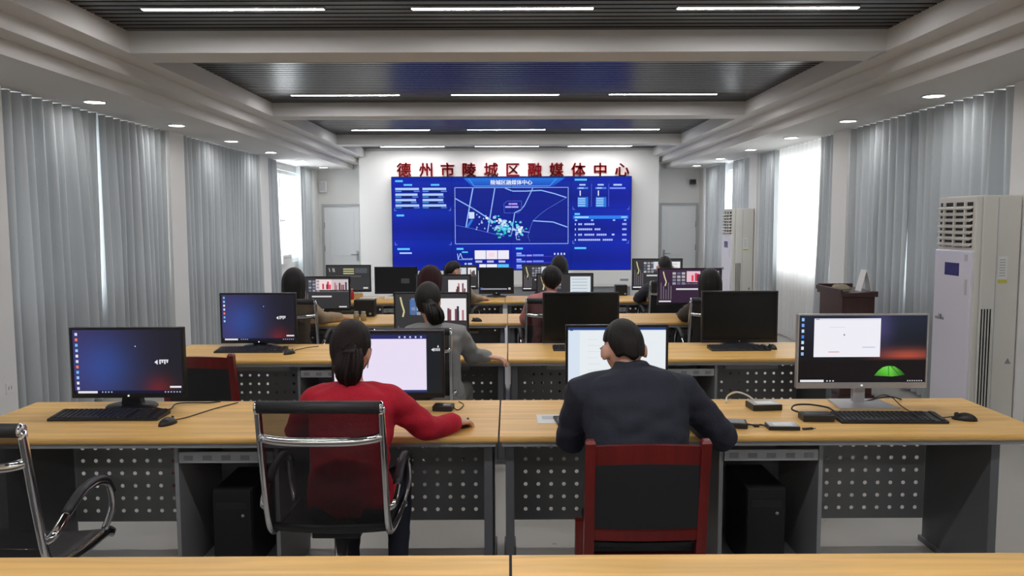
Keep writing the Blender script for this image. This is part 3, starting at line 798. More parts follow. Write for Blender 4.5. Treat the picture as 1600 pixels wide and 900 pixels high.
monitor(343, 464, 458, 536, 2, 'hp', 1, 'smaller black monitor with purple blue desktop on the third row')
monitor(615, 733, 457, 535, 2, 'edit', 22, 'monitor with editing software behind the grey sweater woman')
monitor(848, 967, 457, 536, 2, 'off', 0, 'black switched-off monitor behind the man in navy, above his screen')
monitor(1097, 1214, 455, 535, 2, 'off', 0, 'black switched-off monitor with its keyboard, right side of the third row')
monitor(462, 548, 432, 485, 3, 'edit', 31, 'monitor with pink video thumbnails beside the woman with black bob hair')
monitor(648, 736, 429, None, 3, 'edit', 32, 'monitor with a small portrait video behind the wine haired woman')
monitor(838, 927, 427, None, 3, 'edit', 33, 'monitor with a white page right of the pink coat person')
monitor(1028, 1127, 419, 476, 3, 'edit', 34, 'monitor with purple editing screen in front of the khaki coat person')
monitor(509, 580, 414, 456, 4, 'edit', 41, 'dark grey timeline monitor on the last row, left of the black one')
monitor(585, 653, 417, 459, 4, 'edit', 42, 'black screen monitor below the left edge of the video wall')
monitor(693, 747, 415, 452, 4, 'edit', 43, 'small monitor partly hidden by the person turned sideways in last row')
monitor(748, 803, 418, 459, 4, 'edit', 44, 'black monitor with a light line along its bottom, last row centre')
monitor(816, 882, 413, 455, 4, 'edit', 46, 'monitor with colour bins in front of the long haired last row person')
monitor(988, 1066, 404, 453, 4, 'edit', 45, 'monitor with white thumbnails in front of the short haired man, last row')

def power_cord(t, pts):
    L0 = Vector(t.location)
    MB().tube(smooth_path([Vector((.03, .07, .004))] + [Vector(q) - L0 for q in pts], 5), .0035, 6).build('power_cord', M_black, t)
def key_board(loc, rz, w, label, grp='keyboards'):
    t = thing('keyboard', label, 'keyboard', loc, rz, grp); d = .15
    MB().prism([(-d / 2, 0), (d / 2, 0), (d / 2, .022), (d / 2 - .008, .025), (-d / 2 + .004, .012), (-d / 2, .009)], 'x', -w / 2, w / 2).build('keyboard_body', M_black, t)
    k = MB(); cols = 21; pw = (w - .02) / cols; rows = 6; pd = (d - .018) / rows
    for j in range(rows):
        i = 0
        while i < cols:
            if i in (14, 18) and False: i += 1; continue
            span = 6 if (j == 0 and i == 4) else 1
            x = -w / 2 + .01 + i * pw; y = -d / 2 + .009 + j * pd; z = .0115 + (y + d / 2) * .0095 / d * 1.25
            if i not in (15, 19) or w < .3:
                x1 = x + pw * span - .003; y1 = y + pd - .003
                k.add([(x, y, z - .003), (x1, y, z - .003), (x1, y1, z - .001), (x, y1, z - .001), (x + .0015, y + .0015, z + .006), (x1 - .0015, y + .0015, z + .006), (x1 - .0015, y1 - .001, z + .008), (x + .0015, y1 - .001, z + .008)],
                      [(4, 5, 6, 7), (0, 1, 5, 4), (1, 2, 6, 5), (2, 3, 7, 6), (3, 0, 4, 7)])
            i += span
    k.build('keys', M_key, t)['kind'] = 'stuff'
    return t
def mouse(loc, rz, label, cable=None, grp='computer mice'):
    t = thing('computer_mouse', label, 'mouse', loc, rz, grp)
    def f(p): return Vector((p.x * (1 + .1 * p.y / .055), p.y, max(p.z, 0.0) * (1 - .25 * max(0, p.y) / .055)))
    MB().ball((0, 0, 0), (.031, .055, .036), 16, 10, fn=f).build('mouse_shell', M_black, t)
    MB().ball((0, .033, .024), (.004, .012, .010), 8, 6).build('scroll_wheel', M_key, t)
    if cable:
        inv = (Matrix.Translation(Vector(loc)) @ Matrix.Rotation(rz, 4, 'Z')).inverted()
        MB().tube(smooth_path([(0, .05, .010)] + [inv @ Vector(c) for c in cable], 5), .0028, 6).build('mouse_cable', M_black, t)
    return t
def onZ(px, py, z=TZ): return atZ(px, py, z)
power_cord(MON1, [onZ(262, 640, TZ + .004), onZ(275, 631, TZ + .012), onZ(300, 629, TZ + .006), onZ(328, 629, TZ + .004), onZ(345, 627, TZ + .004)])
power_cord(MON4, [onZ(1345, 629, TZ + .006), onZ(1372, 622, TZ + .02), onZ(1392, 620, TZ + .03), onZ(1408, 624, TZ + .004)])
def kb_at(x0, x1, y, r, label, w=None, rz=0):
    a = onZ(x0, y); b = onZ(x1, y); key_board(((a.x + b.x) / 2, (a.y + b.y) / 2, TZ), rz, w or (b.x - a.x), label)
kb_at(88, 256, 652, 1, 'black keyboard in front of the left purple desktop monitor, second row')
p = onZ(262, 663); mouse((p.x, p.y, TZ), math.radians(-18), 'black mouse beside the left keyboard on the second row', [onZ(292, 652, TZ + .004), onZ(330, 640, TZ + .004), onZ(352, 634, TZ + .004), onZ(372, 629, TZ + .004)])
kb_at(1306, 1470, 656, 1, 'black keyboard in front of the silver tent wallpaper monitor', rz=math.radians(-1.5))
p = onZ(1507, 656); mouse((p.x, p.y, TZ), math.radians(60), 'black mouse at the right end of the second row desk', [onZ(1470, 652, TZ + .004), onZ(1432, 647, TZ + .004), onZ(1408, 634, TZ + .006), onZ(1395, 622, TZ + .03), onZ(1380, 617, TZ + .05), onZ(1362, 624, TZ + .006), onZ(1345, 633, TZ + .004)])
kb_at(340, 446, 549, 2, 'black keyboard under the smaller purple desktop monitor, third row')
p = onZ(452, 553); mouse((p.x, p.y, TZ), math.radians(-25), 'black mouse beside the third row left keyboard', [onZ(462, 547, TZ + .004), onZ(480, 543, TZ + .004), onZ(498, 541, TZ + .004)])
kb_at(1108, 1200, 546, 2, 'black keyboard under the right switched-off monitor')
p = onZ(1206, 545); mouse((p.x, p.y, TZ), 0.2, 'black mouse right of the switched-off monitor keyboard')
kb_at(864, 960, 546, 2, 'black keyboard whose end shows left of the man in navy\'s screen')
p = onZ(745, 502); mouse((p.x, p.y, TZ), 1.2, 'black mouse alone on the fourth row desk, beside the grey sweater woman')

# ------------------------------------------------------------------ small things on the desks
def slab(name, px, py, w, d, h, rz, m, label, cat, extra=None, base=TZ, grp=None):
    p = atZ(px, py, base)
    t = thing(name, label, cat, (p.x, p.y, base), rz, grp)
    MB().box(-w / 2, w / 2, -d / 2, d / 2, 0, h, bev=min(.004, h * .3)).build('case', m, t)
    if extra: extra(t, w, d, h)
    return t
def cable(parent_loc, pts, r=.003):
    L0 = Vector(parent_loc)
    return MB().tube(smooth_path([Vector(q) - L0 for q in pts], 5), r, 6)
def hdd(t, w, d, h):
    MB().box(-w * .46, w * .46, -d * .46, d * .46, h, h + .0015).build('top_plate', M_silver, t)
    MB().box(-w * .3, w * .3, -d * .3, d * .2, h + .0015, h + .002).build('sticker', M_paper, t)
t = slab('card_reader', 1193, 638, .15, .11, .03, .08, M_black, 'silver topped drive box with white cable behind the tent monitor side', 'drive', hdd)
c0 = Vector(t.location)
cable(c0, [c0 + Vector((-.02, .05, .02)), atZ(1170, 618, TZ + .05), atZ(1150, 612, TZ + .08), atZ(1140, 618, TZ + .03), atZ(1136, 628, TZ + .006)], .005).build('white_cable', M_white, t)
t = slab('hard_drive', 1275, 656, .145, .09, .032, -.05, M_black, 'black box drive with looped cable left of the right keyboard', 'drive', lambda t, w, d, h: MB().box(-w * .4, w * .4, -d * .38, d * .38, h, h + .002).build('top_plate', M_bezel, t))
c0 = Vector(t.location)
cable(c0, [c0 + Vector((-.03, .045, .015)), atZ(1250, 645, TZ + .005), atZ(1236, 640, TZ + .02), atZ(1240, 633, TZ + .03), atZ(1262, 632, TZ + .03), atZ(1288, 636, TZ + .01), atZ(1300, 642, TZ + .005)], .0045).build('looped_cable', M_black, t)
t = slab('portable_drive', 1222, 669, .14, .085, .018, -.06, M_black, 'flat silver faced portable drive in front of the black box drive', 'drive', hdd)
c0 = Vector(t.location)
cable(c0, [c0 + Vector((-.07, 0, .01)), atZ(1188, 664, TZ + .006), atZ(1180, 665, TZ + .008), atZ(1165, 663, TZ + .004), atZ(1152, 662, TZ + .004)], .004).build('cable', M_black, t)
MB().box(-.125, -.10, .008, .03, .0, .012, bev=.003).build('plug', M_black, t)
t = slab('usb_stick', 1262, 671, .05, .016, .008, .25, M_black, 'tiny black usb stick beside the silver portable drive', 'usb stick', lambda t, w, d, h: MB().box(w / 2, w / 2 + .014, -d * .36, d * .36, .002, h - .002).build('metal_plug', M_silver, t))
t = slab('hub', 1146, 666, .12, .09, .025, -.2, M_black, 'black adapter box at the right elbow of the man in navy', 'adapter', lambda t, w, d, h: MB().box(-w * .4, w * .4, -d * .4, d * .4, h, h + .0015).build('top_plate', M_steel, t))
t = slab('usb_hub', 693, 640, .10, .085, .026, -.1, M_black, 'small black box near the hand of the woman in red', 'usb hub', lambda t, w, d, h: MB().box(0, w * .35, -d * .2, d * .2, h, h + .001).build('sticker', M_lsteel, t))
c0 = Vector(t.location)
cable(c0, [c0 + Vector((.04, .03, .012)), atZ(716, 640, TZ + .004), atZ(722, 632, TZ + .004), atZ(712, 627, TZ + .004)], .0028).build('cable', M_black, t)
p = atZ(862, 655, TZ)
t = thing('paper_sheet', 'white printed sheet of paper left of the man in navy', 'paper', (p.x, p.y, TZ), .02)
MB().box(-.07, .07, -.085, .085, 0, .0025).build('sheet', M_paper, t)
g = MB()
for k in range(5): g.box(-.045, .04 - .015 * (k % 2), .05 - k * .014, .056 - k * .014, .0025, .003)
g.build('print', M_lsteel, t)
t = slab('phone', 880, 659, .075, .15, .012, .1, M_black, 'black phone lying over the edge of the white sheet', 'phone', lambda t, w, d, h: MB().box(-w * .45, w * .45, -d * .46, d * .46, h, h + .001).build('phone_screen', M_off, t), base=TZ + .003)

def speaker_box(px, py, r, w, h, label, grp='black speaker boxes'):
    p = atZ(px, py, TZ)
    t = thing('desk_speaker', label, 'speaker', (p.x, p.y, TZ), 0, grp)
    MB().box(-w / 2, w / 2, 0, .14, 0.0, h, bev=.008).build('speaker_case', M_black, t)
    MB().box(-w * .44, w * .44, -.006, .001, h * .08, h * .92, bev=.003).build('grille', M_dark, t)
    MB().lathe([(.001, 0), (.012, 0), (.012, .01), (.001, .012)], n=10).build('knob', M_lsteel, t).matrix_local = Matrix.Translation((w * .3, -.006, h * .18)) @ Matrix.Rotation(math.pi / 2, 4, 'X')
speaker_box(569, 495, 3, .205, .17, 'black speaker box on the fourth row, right of the pink thumbnail monitor')
speaker_box(971, 462, 4, .15, .135, 'small black speaker box on the last row, right of centre')
def cup(px, py, r0, h, m, label, cat='glass', grp=None):
    p = atZ(px, py, TZ)
    t = thing('glass_jar', label, cat, (p.x, p.y, TZ), 0, grp)
    MB().lathe([(r0 * .8, 0), (r0, .006), (r0, h * .8), (r0 * .7, h * .9), (r0 * .7, h)], n=14).build('jar', m, t)
    MB().lathe([(r0 * .75, h), (r0 * .75, h + .014), (.001, h + .015)], n=14).build('lid', M_lsteel, t)
M_jar = mat('amber_jar', srgb(170, 150, 110), 0.15, spec=.6)
M_redcup = mat('red_cup', srgb(170, 26, 40), 0.4)
cup(557, 501, .028, .075, M_jar, 'left of two small glass jars before the fourth row speaker box', grp='glass jars')
cup(568, 501, .028, .075, M_jar, 'right of two small glass jars before the fourth row speaker box', grp='glass jars')
cup(549, 468, .035, .12, M_redcup, 'red cup standing behind the pink thumbnail monitor on the last row', 'cup')
M_box = mat('carton', srgb(196, 164, 110), 0.7)
slab('carton_box', 559, 466, .13, .10, .06, .2, M_box, 'small tan carton below the dark grey timeline monitor', 'box', lambda t, w, d, h: MB().box(-w * .5 - .001, w * .5 + .001, -.012, .012, h - .002, h + .001).build('tape', M_paper, t))
slab('paper_stack', 577, 467, .2, .12, .018, -.2, M_paper, 'low stack of white papers beside the tan carton', 'papers', lambda t, w, d, h: MB().box(-w * .3, w * .3, -d * .3, d * .3, h, h + .004).build('top_sheet', M_white, t))
slab('paper_stack', 618, 466, .26, .12, .022, .1, M_paper, 'flat white papers below the black screen monitor on the last row', 'papers', lambda t, w, d, h: MB().box(-w * .1, w * .3, -d * .3, d * .3, h, h + .012).build('top_book', M_steel, t))

# ------------------------------------------------------------------ air conditioners, lectern, wall things
M_lilac = mat('glossy_white_front', srgb(222, 220, 230), 0.18, coat=.5)
M_display = mat('lit_display', srgb(34, 28, 92), 0.2, emit=.12)
def air_con(Yn, label, h=1.88):
    """faces -X, back to the right wall; Yn is its near side"""
    W, D = .54, .36; xf = 3.49
    t = thing('air_conditioner', label, 'air conditioner', (xf + D / 2, Yn + W / 2, 0), 0, 'standing air conditioners')
    MB().box(-D / 2 + .07, D / 2, -W / 2, W / 2, .0, h, bev=.012).build('cabinet', M_cream, t)
    MB().box(-D / 2 + .02, -D / 2 + .07, -W / 2 + .004, W / 2 - .004, .03, h - .004, bev=.012).build('front_shell', M_cream, t)
    dz = h - .42
    MB().box(-D / 2, -D / 2 + .03, -W / 2 + .012, W / 2 - .012, .06, dz, bev=.01).build('front_panel', M_lilac, t)
    o = MB().box(-D / 2 + .012, -D / 2 + .022, -W / 2 + .05, W / 2 - .05, dz + .025, h - .05).build('air_outlet', M_dark, t)
    for k in range(7):
        z = dz + .045 + k * .047
        b = MB().box(-.018, .018, -W / 2 + .045, W / 2 - .045, -.008, .008, bev=.004).build('louvre', M_cream, t, (-D / 2 + .006, 0, z)); b.rotation_euler = (0, math.radians(-28), 0)
    for k in range(3):
        y = -W / 2 + .05 + (W - .1) * (k + .5) / 3
        MB().box(-D / 2 - .004, -D / 2 + .014, y - .01, y + .01, dz + .025, h - .05).build('outlet_bar', M_cream, t)
    MB().box(-D / 2 - .003, -D / 2 + .002, -.10, .10, dz - .20, dz - .10, bev=.001).build('control_display', M_display, t)
    MB().box(-D / 2 - .002, -D / 2 + .002, -W / 2 + .06, -W / 2 + .10, dz - .08, dz - .03).box(-D / 2 - .002, -D / 2 + .002, -W / 2 + .055, -W / 2 + .085, dz - .34, dz - .22).build('stickers', M_trim, t)
    MB().box(-D / 2 - .006, -D / 2 + .002, .09, .21, dz - .565, dz - .545, bev=.002).box(-D / 2 - .012, -D / 2 - .004, .12, .15, dz - .56, dz - .52, bev=.002).build('panel_latch', M_steel, t)
    g = MB()
    for k in range(4): g.box(-D / 2 + .085 + k * .022, -D / 2 + .095 + k * .022, -W / 2 - .002, -W / 2 + .004, .18, 1.02)
    g.build('intake_slots', M_dark, t)
    MB().box(-D / 2 + .182, -D / 2 + .188, -W / 2 - .002, -W / 2 + .004, .02, h - .02).build('seam', M_trim, t)
    s = MB().box(.02, .09, -W / 2 - .0015, -W / 2 + .002, 1.22, 1.42).build('energy_label', M_white, t)
    g = MB()
    for k in range(7): g.box(.028, .075, -W / 2 - .0022, -W / 2 - .001, 1.27 + k * .02, 1.278 + k * .02)
    g.build('label_print', M_trim, s)
    MB().box(.02, .09, -W / 2 - .0025, -W / 2 - .001, 1.22, 1.245).build('yellow_band', mat('yellow_print', srgb(200, 190, 70), .5), s)
    MB().add([(.10, -W / 2 - .002, .60), (.15, -W / 2 - .002, .60), (.125, -W / 2 - .002, .645), (.10, -W / 2 + .002, .60), (.15, -W / 2 + .002, .60), (.125, -W / 2 + .002, .645)], [(0, 1, 2), (3, 5, 4), (0, 3, 4, 1), (1, 4, 5, 2), (2, 5, 3, 0)]).build('warning_mark', M_steel, t)
    return t
air_con(6.02, 'near white standing air conditioner with louvres against the right wall')
air_con(12.62, 'far white standing air conditioner in front of the distant right curtain')

lc = atZ(1312, 456, 1.04)
t = thing('lectern', 'dark mahogany lectern with arched panels by the right curtains', 'lectern', (lc.x + .19, lc.y + .3, 0))
LW, LD, LH = .17, .29, 1.04
MB().box(-LW + .02, LW - .02, -LD + .02, LD - .02, .06, LH - .05, bev=.006).build('lectern_body', M_mahog, t)
MB().box(-LW, LW, -LD, LD, 0, .07, bev=.006).build('plinth', M_mahog, t)
MB().prism([(-LW, LH - .05), (LW, LH - .05), (LW, LH), (-LW, LH - .02)], 'y', -LD, LD).build('lectern_top', M_mahog, t)
MB().box(-LW - .01, -LW + .01, -LD - .01, LD + .01, LH - .02, LH + .02).box(-LW + .01, LW + .01, LD - .008, LD + .01, LH - .01, LH + .03).build('rim', M_mahog, t)
for yy in (-.15, .0, .15):
    pts = [(yy + .05 * math.cos(a), .72 + .05 * math.sin(a)) for a in [math.pi * k / 8 for k in range(9)]] + [(yy - .05, .25), (yy + .05, .25)]
    MB().prism(pts, 'x', -LW + .008, -LW + .024).build('arched_panel', M_red, t)
bx0, by0 = lc.x + .19, lc.y + .3
M_cloth = mat('olive_cloth', srgb(150, 142, 120), .85, var=.15, vscale=30, bump=.4, bscale=40)
o = MB().ball((0, 0, .02), (.07, .15, .032), 18, 10, fn=lambda p: p * (1 + .18 * math.sin(p.y * 60 + p.x * 40)) if p.z > -.01 else Vector((p.x, p.y, -.012))).build('folded_cloth', M_cloth, None, (bx0 - .08, by0 - .06, LH - .004))
tag(o, 'crumpled olive cloth lying on top of the lectern', 'cloth')
t = thing('tent_card', 'white folded tent card standing on the lectern', 'sign', (bx0 + .09, by0 - .16, LH - .005))
for s in (-1, 1):
    b = MB().box(-.002, .002, -.06, .06, 0, .205).build('card_face', M_paper, t, (s * .052, 0, 0)); b.rotation_euler = (0, -s * .25, 0)

o = thing('wall_camera', 'small black camera high in the right corner by the door', 'camera', (3.72, Y_END - .0, 2.47))
MB().box(-.03, .03, -.03, 0, -.03, .03).build('bracket', M_dark, o)
MB().tube([(0, -.03, 0), (-.02, -.07, -.01)], .018, 8).build('arm', M_dark, o)
MB().box(-.085, .03, -.17, -.06, -.055, .045, bev=.012).build('camera_housing', M_black, o)
MB().lathe([(.001, 0), (.026, 0), (.026, .012), (.001, .012)], n=14).build('lens', M_off, o).matrix_local = Matrix.Translation((-.03, -.17, -.005)) @ Matrix.Rotation(math.pi / 2, 4, 'X')
o = thing('wall_speaker', 'small white box speaker high in the left corner', 'speaker', (-3.74, Y_END, 2.4))
MB().box(-.07, .07, -.12, 0, -.11, .11, bev=.01).build('speaker_case', M_white, o)
MB().box(-.055, .055, -.126, -.118, -.09, .09, bev=.003).build('grille', M_trim, o)
p = atX(14, 606, -PX)
o = thing('wall_socket', 'white double socket plate on the left pillar', 'socket', (-PX, p.y, p.z))
MB().box(0, .009, -.043, .043, -.043, .043, bev=.003).build('plate', M_white, o)
for dy in (-.016, .016): MB().box(.008, .0102, dy - .002, dy + .002, -.012, .012).build('slot', M_dark, o)
# something pale stacked in the open window
o = thing('sill_box', 'pale carton standing on the sill of the bright left window', 'box', (-WX + .02, 14.3, SILL))
MB().box(-.08, .08, -.28, .28, 0, .16, bev=.006).build('carton_body', M_white, o)
MB().box(.079, .083, -.28, .28, .10, .115).build('carton_stripe', M_trim, o)
# ------------------------------------------------------------------ chairs
def net_chair():
    """black net chair with chrome frame, faces +Y, origin on the floor under the seat"""
    t = thing('office_chair', '', 'chair')
    side = [(-.315, 1.0), (-.29, .86), (-.255, .68), (-.222, .54), (-.18, .475), (-.10, .45), (.05, .445), (.19, .45), (.235, .43)]
    for s in (-1, 1):
        MB().tube(smooth_path([(s * .235, y, z) for y, z in side], 4), .0135, 10, flat=1.5, up=(0, 0, 1)).build('side_frame', M_chrome, t)
    bk = [(-.311, .985), (-.286, .86), (-.258, .70), (-.226, .56), (-.195, .505)]
    sp = smooth_path([(0, y, z) for y, z in bk], 4)
    def sheet(sp, th, half=.222, sag=.012):
        rings = []
        for p in sp:
            r = []
            for k in range(9): u = k / 4 - 1; r.append((u * half, p.y - sag * (1 - u * u), p.z - sag * .3 * (1 - u * u)))
            for k in range(8, -1, -1): u = k / 4 - 1; r.append((u * half, p.y - sag * (1 - u * u) + th, p.z - sag * .3 * (1 - u * u) + th * .4))
            rings.append(r)
        return MB().rings(rings)
    sheet(sp, .003).build('backrest', M_mesh, t)
    st = smooth_path([(0, y, z) for y, z in [(-.195, .505), (-.16, .475), (-.09, .458), (.05, .452), (.18, .456), (.23, .44)]], 4)
    rings = []
    for p in st:
        r = []
        for k in range(9): u = k / 4 - 1; r.append((u * .224, p.y, p.z - .012 * (1 - u * u) + .006))
        for k in range(8, -1, -1): u = k / 4 - 1; r.append((u * .224, p.y, p.z - .012 * (1 - u * u) - .016))
        rings.append(r)
    MB().rings(rings).build('seat', M_leather, t)
    tb = MB().tube([(-.235, -.318, 1.002), (.235, -.318, 1.002)], .025, 12).build('top_roll', M_leather, t)
    for s in (-1, 1): MB().tube([(s * .233, -.318, 1.002), (s * .243, -.318, 1.002)], [.026, .022], 12).build('end_cap', M_chrome, tb)
    br = [(-.235, -.296, .885), (-.20, -.325, .88), (-.10, -.335, .872), (.10, -.335, .872), (.20, -.325, .88), (.235, -.296, .885)]
    MB().tube(smooth_path(br, 4), .015, 8, flat=1.2).build('back_brace', M_chrome, t)
    MB().tube([(-.235, .02, .435), (.235, .02, .435)], .014, 8).build('cross_bar', M_chrome, t)
    for s in (-1, 1):
        x = s * .262
        a = MB().tube(smooth_path([(s * .24, -.215, .575), (x, -.20, .60), (x, -.05, .675), (x, .08, .69), (x, .165, .655), (x, .19, .56), (s * .24, .165, .47)], 5), .012, 8, flat=1.3).build('armrest', M_chrome, t)
        MB().tube(smooth_path([(x, -.13, .645), (x, -.04, .69), (x, .07, .704), (x, .15, .68), (x, .19, .62)], 4), .019, 8, flat=.7).build('arm_pad', M_leather, a)
    MB().lathe([(.001, .405), (.03, .405), (.03, .25), (.045, .24), (.045, .11), (.055, .10), (.055, .07), (.001, .07)], n=14).build('gas_post', M_chrome, t)
    MB().box(-.10, .10, -.10, .12, .40, .44, bev=.008).build('seat_plate', M_black, t)
    for k in range(5):
        a = 2 * math.pi * k / 5 + .3; dx, dy = math.cos(a), math.sin(a)
        l = MB().tube([(dx * .04, dy * .04, .10), (dx * .30, dy * .30, .07)], [.022, .014], 8).build('base_leg', M_chrome, t)
        MB().tube([(dx * .30 - dy * .018, dy * .30 + dx * .018, .028), (dx * .30 + dy * .018, dy * .30 - dx * .018, .028)], .028, 12).tube([(dx * .30, dy * .30, .03), (dx * .30, dy * .30, .075)], .01, 6).build('castor', M_black, l)
    return t
def wood_chair():
    t = thing('wooden_chair', '', 'chair')
    for s in (-1, 1):
        x = s * .212
        MB().rings([[(x + dx * .018 * k, y + dy * .02 * k, z) for dx, dy in ((-1, -1), (1, -1), (1, 1), (-1, 1))] for y, z, k in
                    [(-.20, 0, .9), (-.19, .25, 1), (-.185, .45, 1.05), (-.21, .65, 1), (-.245, .86, 1), (-.25, .885, 1.05), (-.252, .898, .7)]], 0, False).build('back_post', M_red, t)
        MB().box(x - .02, x + .02, .17, .21, 0, .43, bev=.004).build('front_leg', M_red, t)
    def rail(z0, z1, y0, y1, th=.022, curve=.012):
        r = []
        for k in range(9):
            u = k / 4 - 1; c = -curve * (1 - u * u)
            up_ = .008 * (1 - u * u)
            r.append([(u * .198, y0 + c, z0), (u * .198, y0 + c + th, z0), (u * .198, y1 + c + th, z1 + up_), (u * .198, y1 + c, z1 + up_)])
        return MB().rings(r, 0, False)
    rail(.80, .872, -.247, -.256).build('top_rail', M_red, t)
    rail(.50, .55, -.208, -.212).build('lower_rail', M_red, t)
    rail(.55, .80, -.216, -.250, .03).build('back_panel', M_leather, t)
    MB().box(-.20, .20, -.17, .195, .38, .43, bev=.004).build('seat_frame', M_red, t)
    MB().box(-.205, .205, -.165, .22, .43, .475, bev=.018).build('seat', M_leather, t)
    for s in (-1, 1): MB().box(s * .212 - .012, s * .212 + .012, -.18, .18, .16, .19, bev=.003).build('stretcher', M_red, t)
    return t
nc = net_chair(); wc = wood_chair()
NCG = 'black net office chairs'
p = atY(501, 622, 2.98)
place(nc, True, (p.x, 3.29, 0), math.radians(-1), 'black net chrome chair holding the woman in the red sweater', NCG)
p = atY(640, 512, YF[2] - .5)
place(nc, False, (p.x, YF[2] - .11, 0), math.radians(2), 'black net chrome chair of the grey sweater woman', NCG)
place(nc, False, (-1.875, 2.97, 0), math.radians(-1), 'empty black net chair cut off by the left picture edge', NCG)
place(nc, False, (-1.92, YF[3] - .16, 0), math.radians(-2), 'black net chair under the woman with black bob hair', NCG)
place(nc, False, (.36, YF[3] - .16, 0), math.radians(4), 'black net chair of the pink coat person', NCG)
place(nc, False, (1.82, YF[3] - .17, 0), 0, 'black net chair of the khaki coat person', NCG)
place(nc, False, (-.70, YF[3] - .17, 0), 0, 'black net chair of the wine haired woman', NCG)
place(nc, False, (1.80, YF[4] - .15, 0), math.radians(3), 'black net chair of the short haired man in the last row', NCG)
place(nc, False, (-.66, YF[4] - .16, 0), math.radians(-14), 'black net chair of the sideways turned person in the last row', NCG)
place(nc, False, (.58, YF[4] - .17, 0), 0, 'black net chair of the long haired last row person', NCG)
a = atY(1013, 690, 2.88)
place(wc, True, (a.x, 3.13, 0), 0, 'red lacquered wooden chair holding the man in navy', 'red wooden chairs')
place(wc, False, (-1.90, YF[2] - .35, 0), math.radians(-3), 'empty red wooden chair behind the left purple desktop monitor', 'red wooden chairs')

# ------------------------------------------------------------------ people
def remesh(mb, vox, name, mats, parent, smooth=4, wrinkle=0.0, seed=0, extra=None):
    me = mb.mesh('tmp'); ob = bpy.data.objects.new('tmp', me); col.objects.link(ob)
    md = ob.modifiers.new('r', 'REMESH'); md.mode = 'VOXEL'; md.voxel_size = vox; md.use_smooth_shade = True
    ms = ob.modifiers.new('s', 'SMOOTH'); ms.factor = .5; ms.iterations = smooth
    dg = bpy.context.evaluated_depsgraph_get(); dg.update()
    out = bpy.data.meshes.new_from_object(ob.evaluated_get(dg))
    bpy.data.objects.remove(ob); bpy.data.meshes.remove(me)
    if wrinkle:
        sv = Vector((seed * 3.1, seed * 1.7, 0)); nrm = [v.normal.copy() for v in out.vertices]
        for v, n in zip(out.vertices, nrm):
            q = v.co * 9 + sv; w = noise.noise(Vector((q.x, q.y, q.z * 2.2))) + .5 * noise.noise(q * 2.3)
            v.co += n * (wrinkle * w)
    if extra is not None:
        bm = bmesh.new(); bm.from_mesh(out); bm.from_mesh(extra); bm.to_mesh(out); bm.free()
    out.name = name
    out.polygons.foreach_set('use_smooth', [True] * len(out.polygons))
    out.materials.clear()
    for m in (mats if isinstance(mats, (list, tuple)) else [mats]): out.materials.append(m)
    return link(name, out, parent)

def hand_geo(mb, wrist, fwd, palm, side, curl=.35):
    """palm faces along palm vector; side +1 right hand"""
    f = fwd.normalized(); d = (palm - f * palm.dot(f)).normalized(); x = f.cross(-d).normalized()     # towards the thumb-free side for a right hand
    out = x * side
    rings = []
    for t_, wd, th in ((-.015, .026, .020), (.015, .034, .016), (.05, .042, .015), (.08, .041, .013), (.092, .036, .010)):
        c = wrist + f * t_
        rings.append([c + out * (wd * math.cos(a)) + d * (th * math.sin(a)) for a in [2 * math.pi * k / 12 for k in range(12)]])
    mb.rings(rings)
    for k, (off, ln, cu) in enumerate([(-.030, .072, .8), (-.010, .08, 1.0), (.011, .075, 1.1), (.030, .06, 1.3)]):
        p = wrist + f * .082 + out * off; dirn = f.copy(); ax = out; pts = [p - f * .012]; rs = [.0092]; ang = 0
        for sgl in (.42, .32, .26):
            pts.append(p.copy()); rs.append(.0088)
            ang += curl * cu; dirn = (f * math.cos(ang) + d * math.sin(ang)); p = p + dirn * ln * sgl
        pts.append(p); rs.append(.0068)
        mb.tube(pts, rs, 8, round_ends=True)
    b = wrist + f * .022 - out * .026; t1 = b + f * .034 - out * .028 + d * .010; t2 = t1 + f * .030 - out * .006 + d * .012
    mb.tube([b, t1, t2], [.0125, .0105, .0085], 8, round_ends=True)

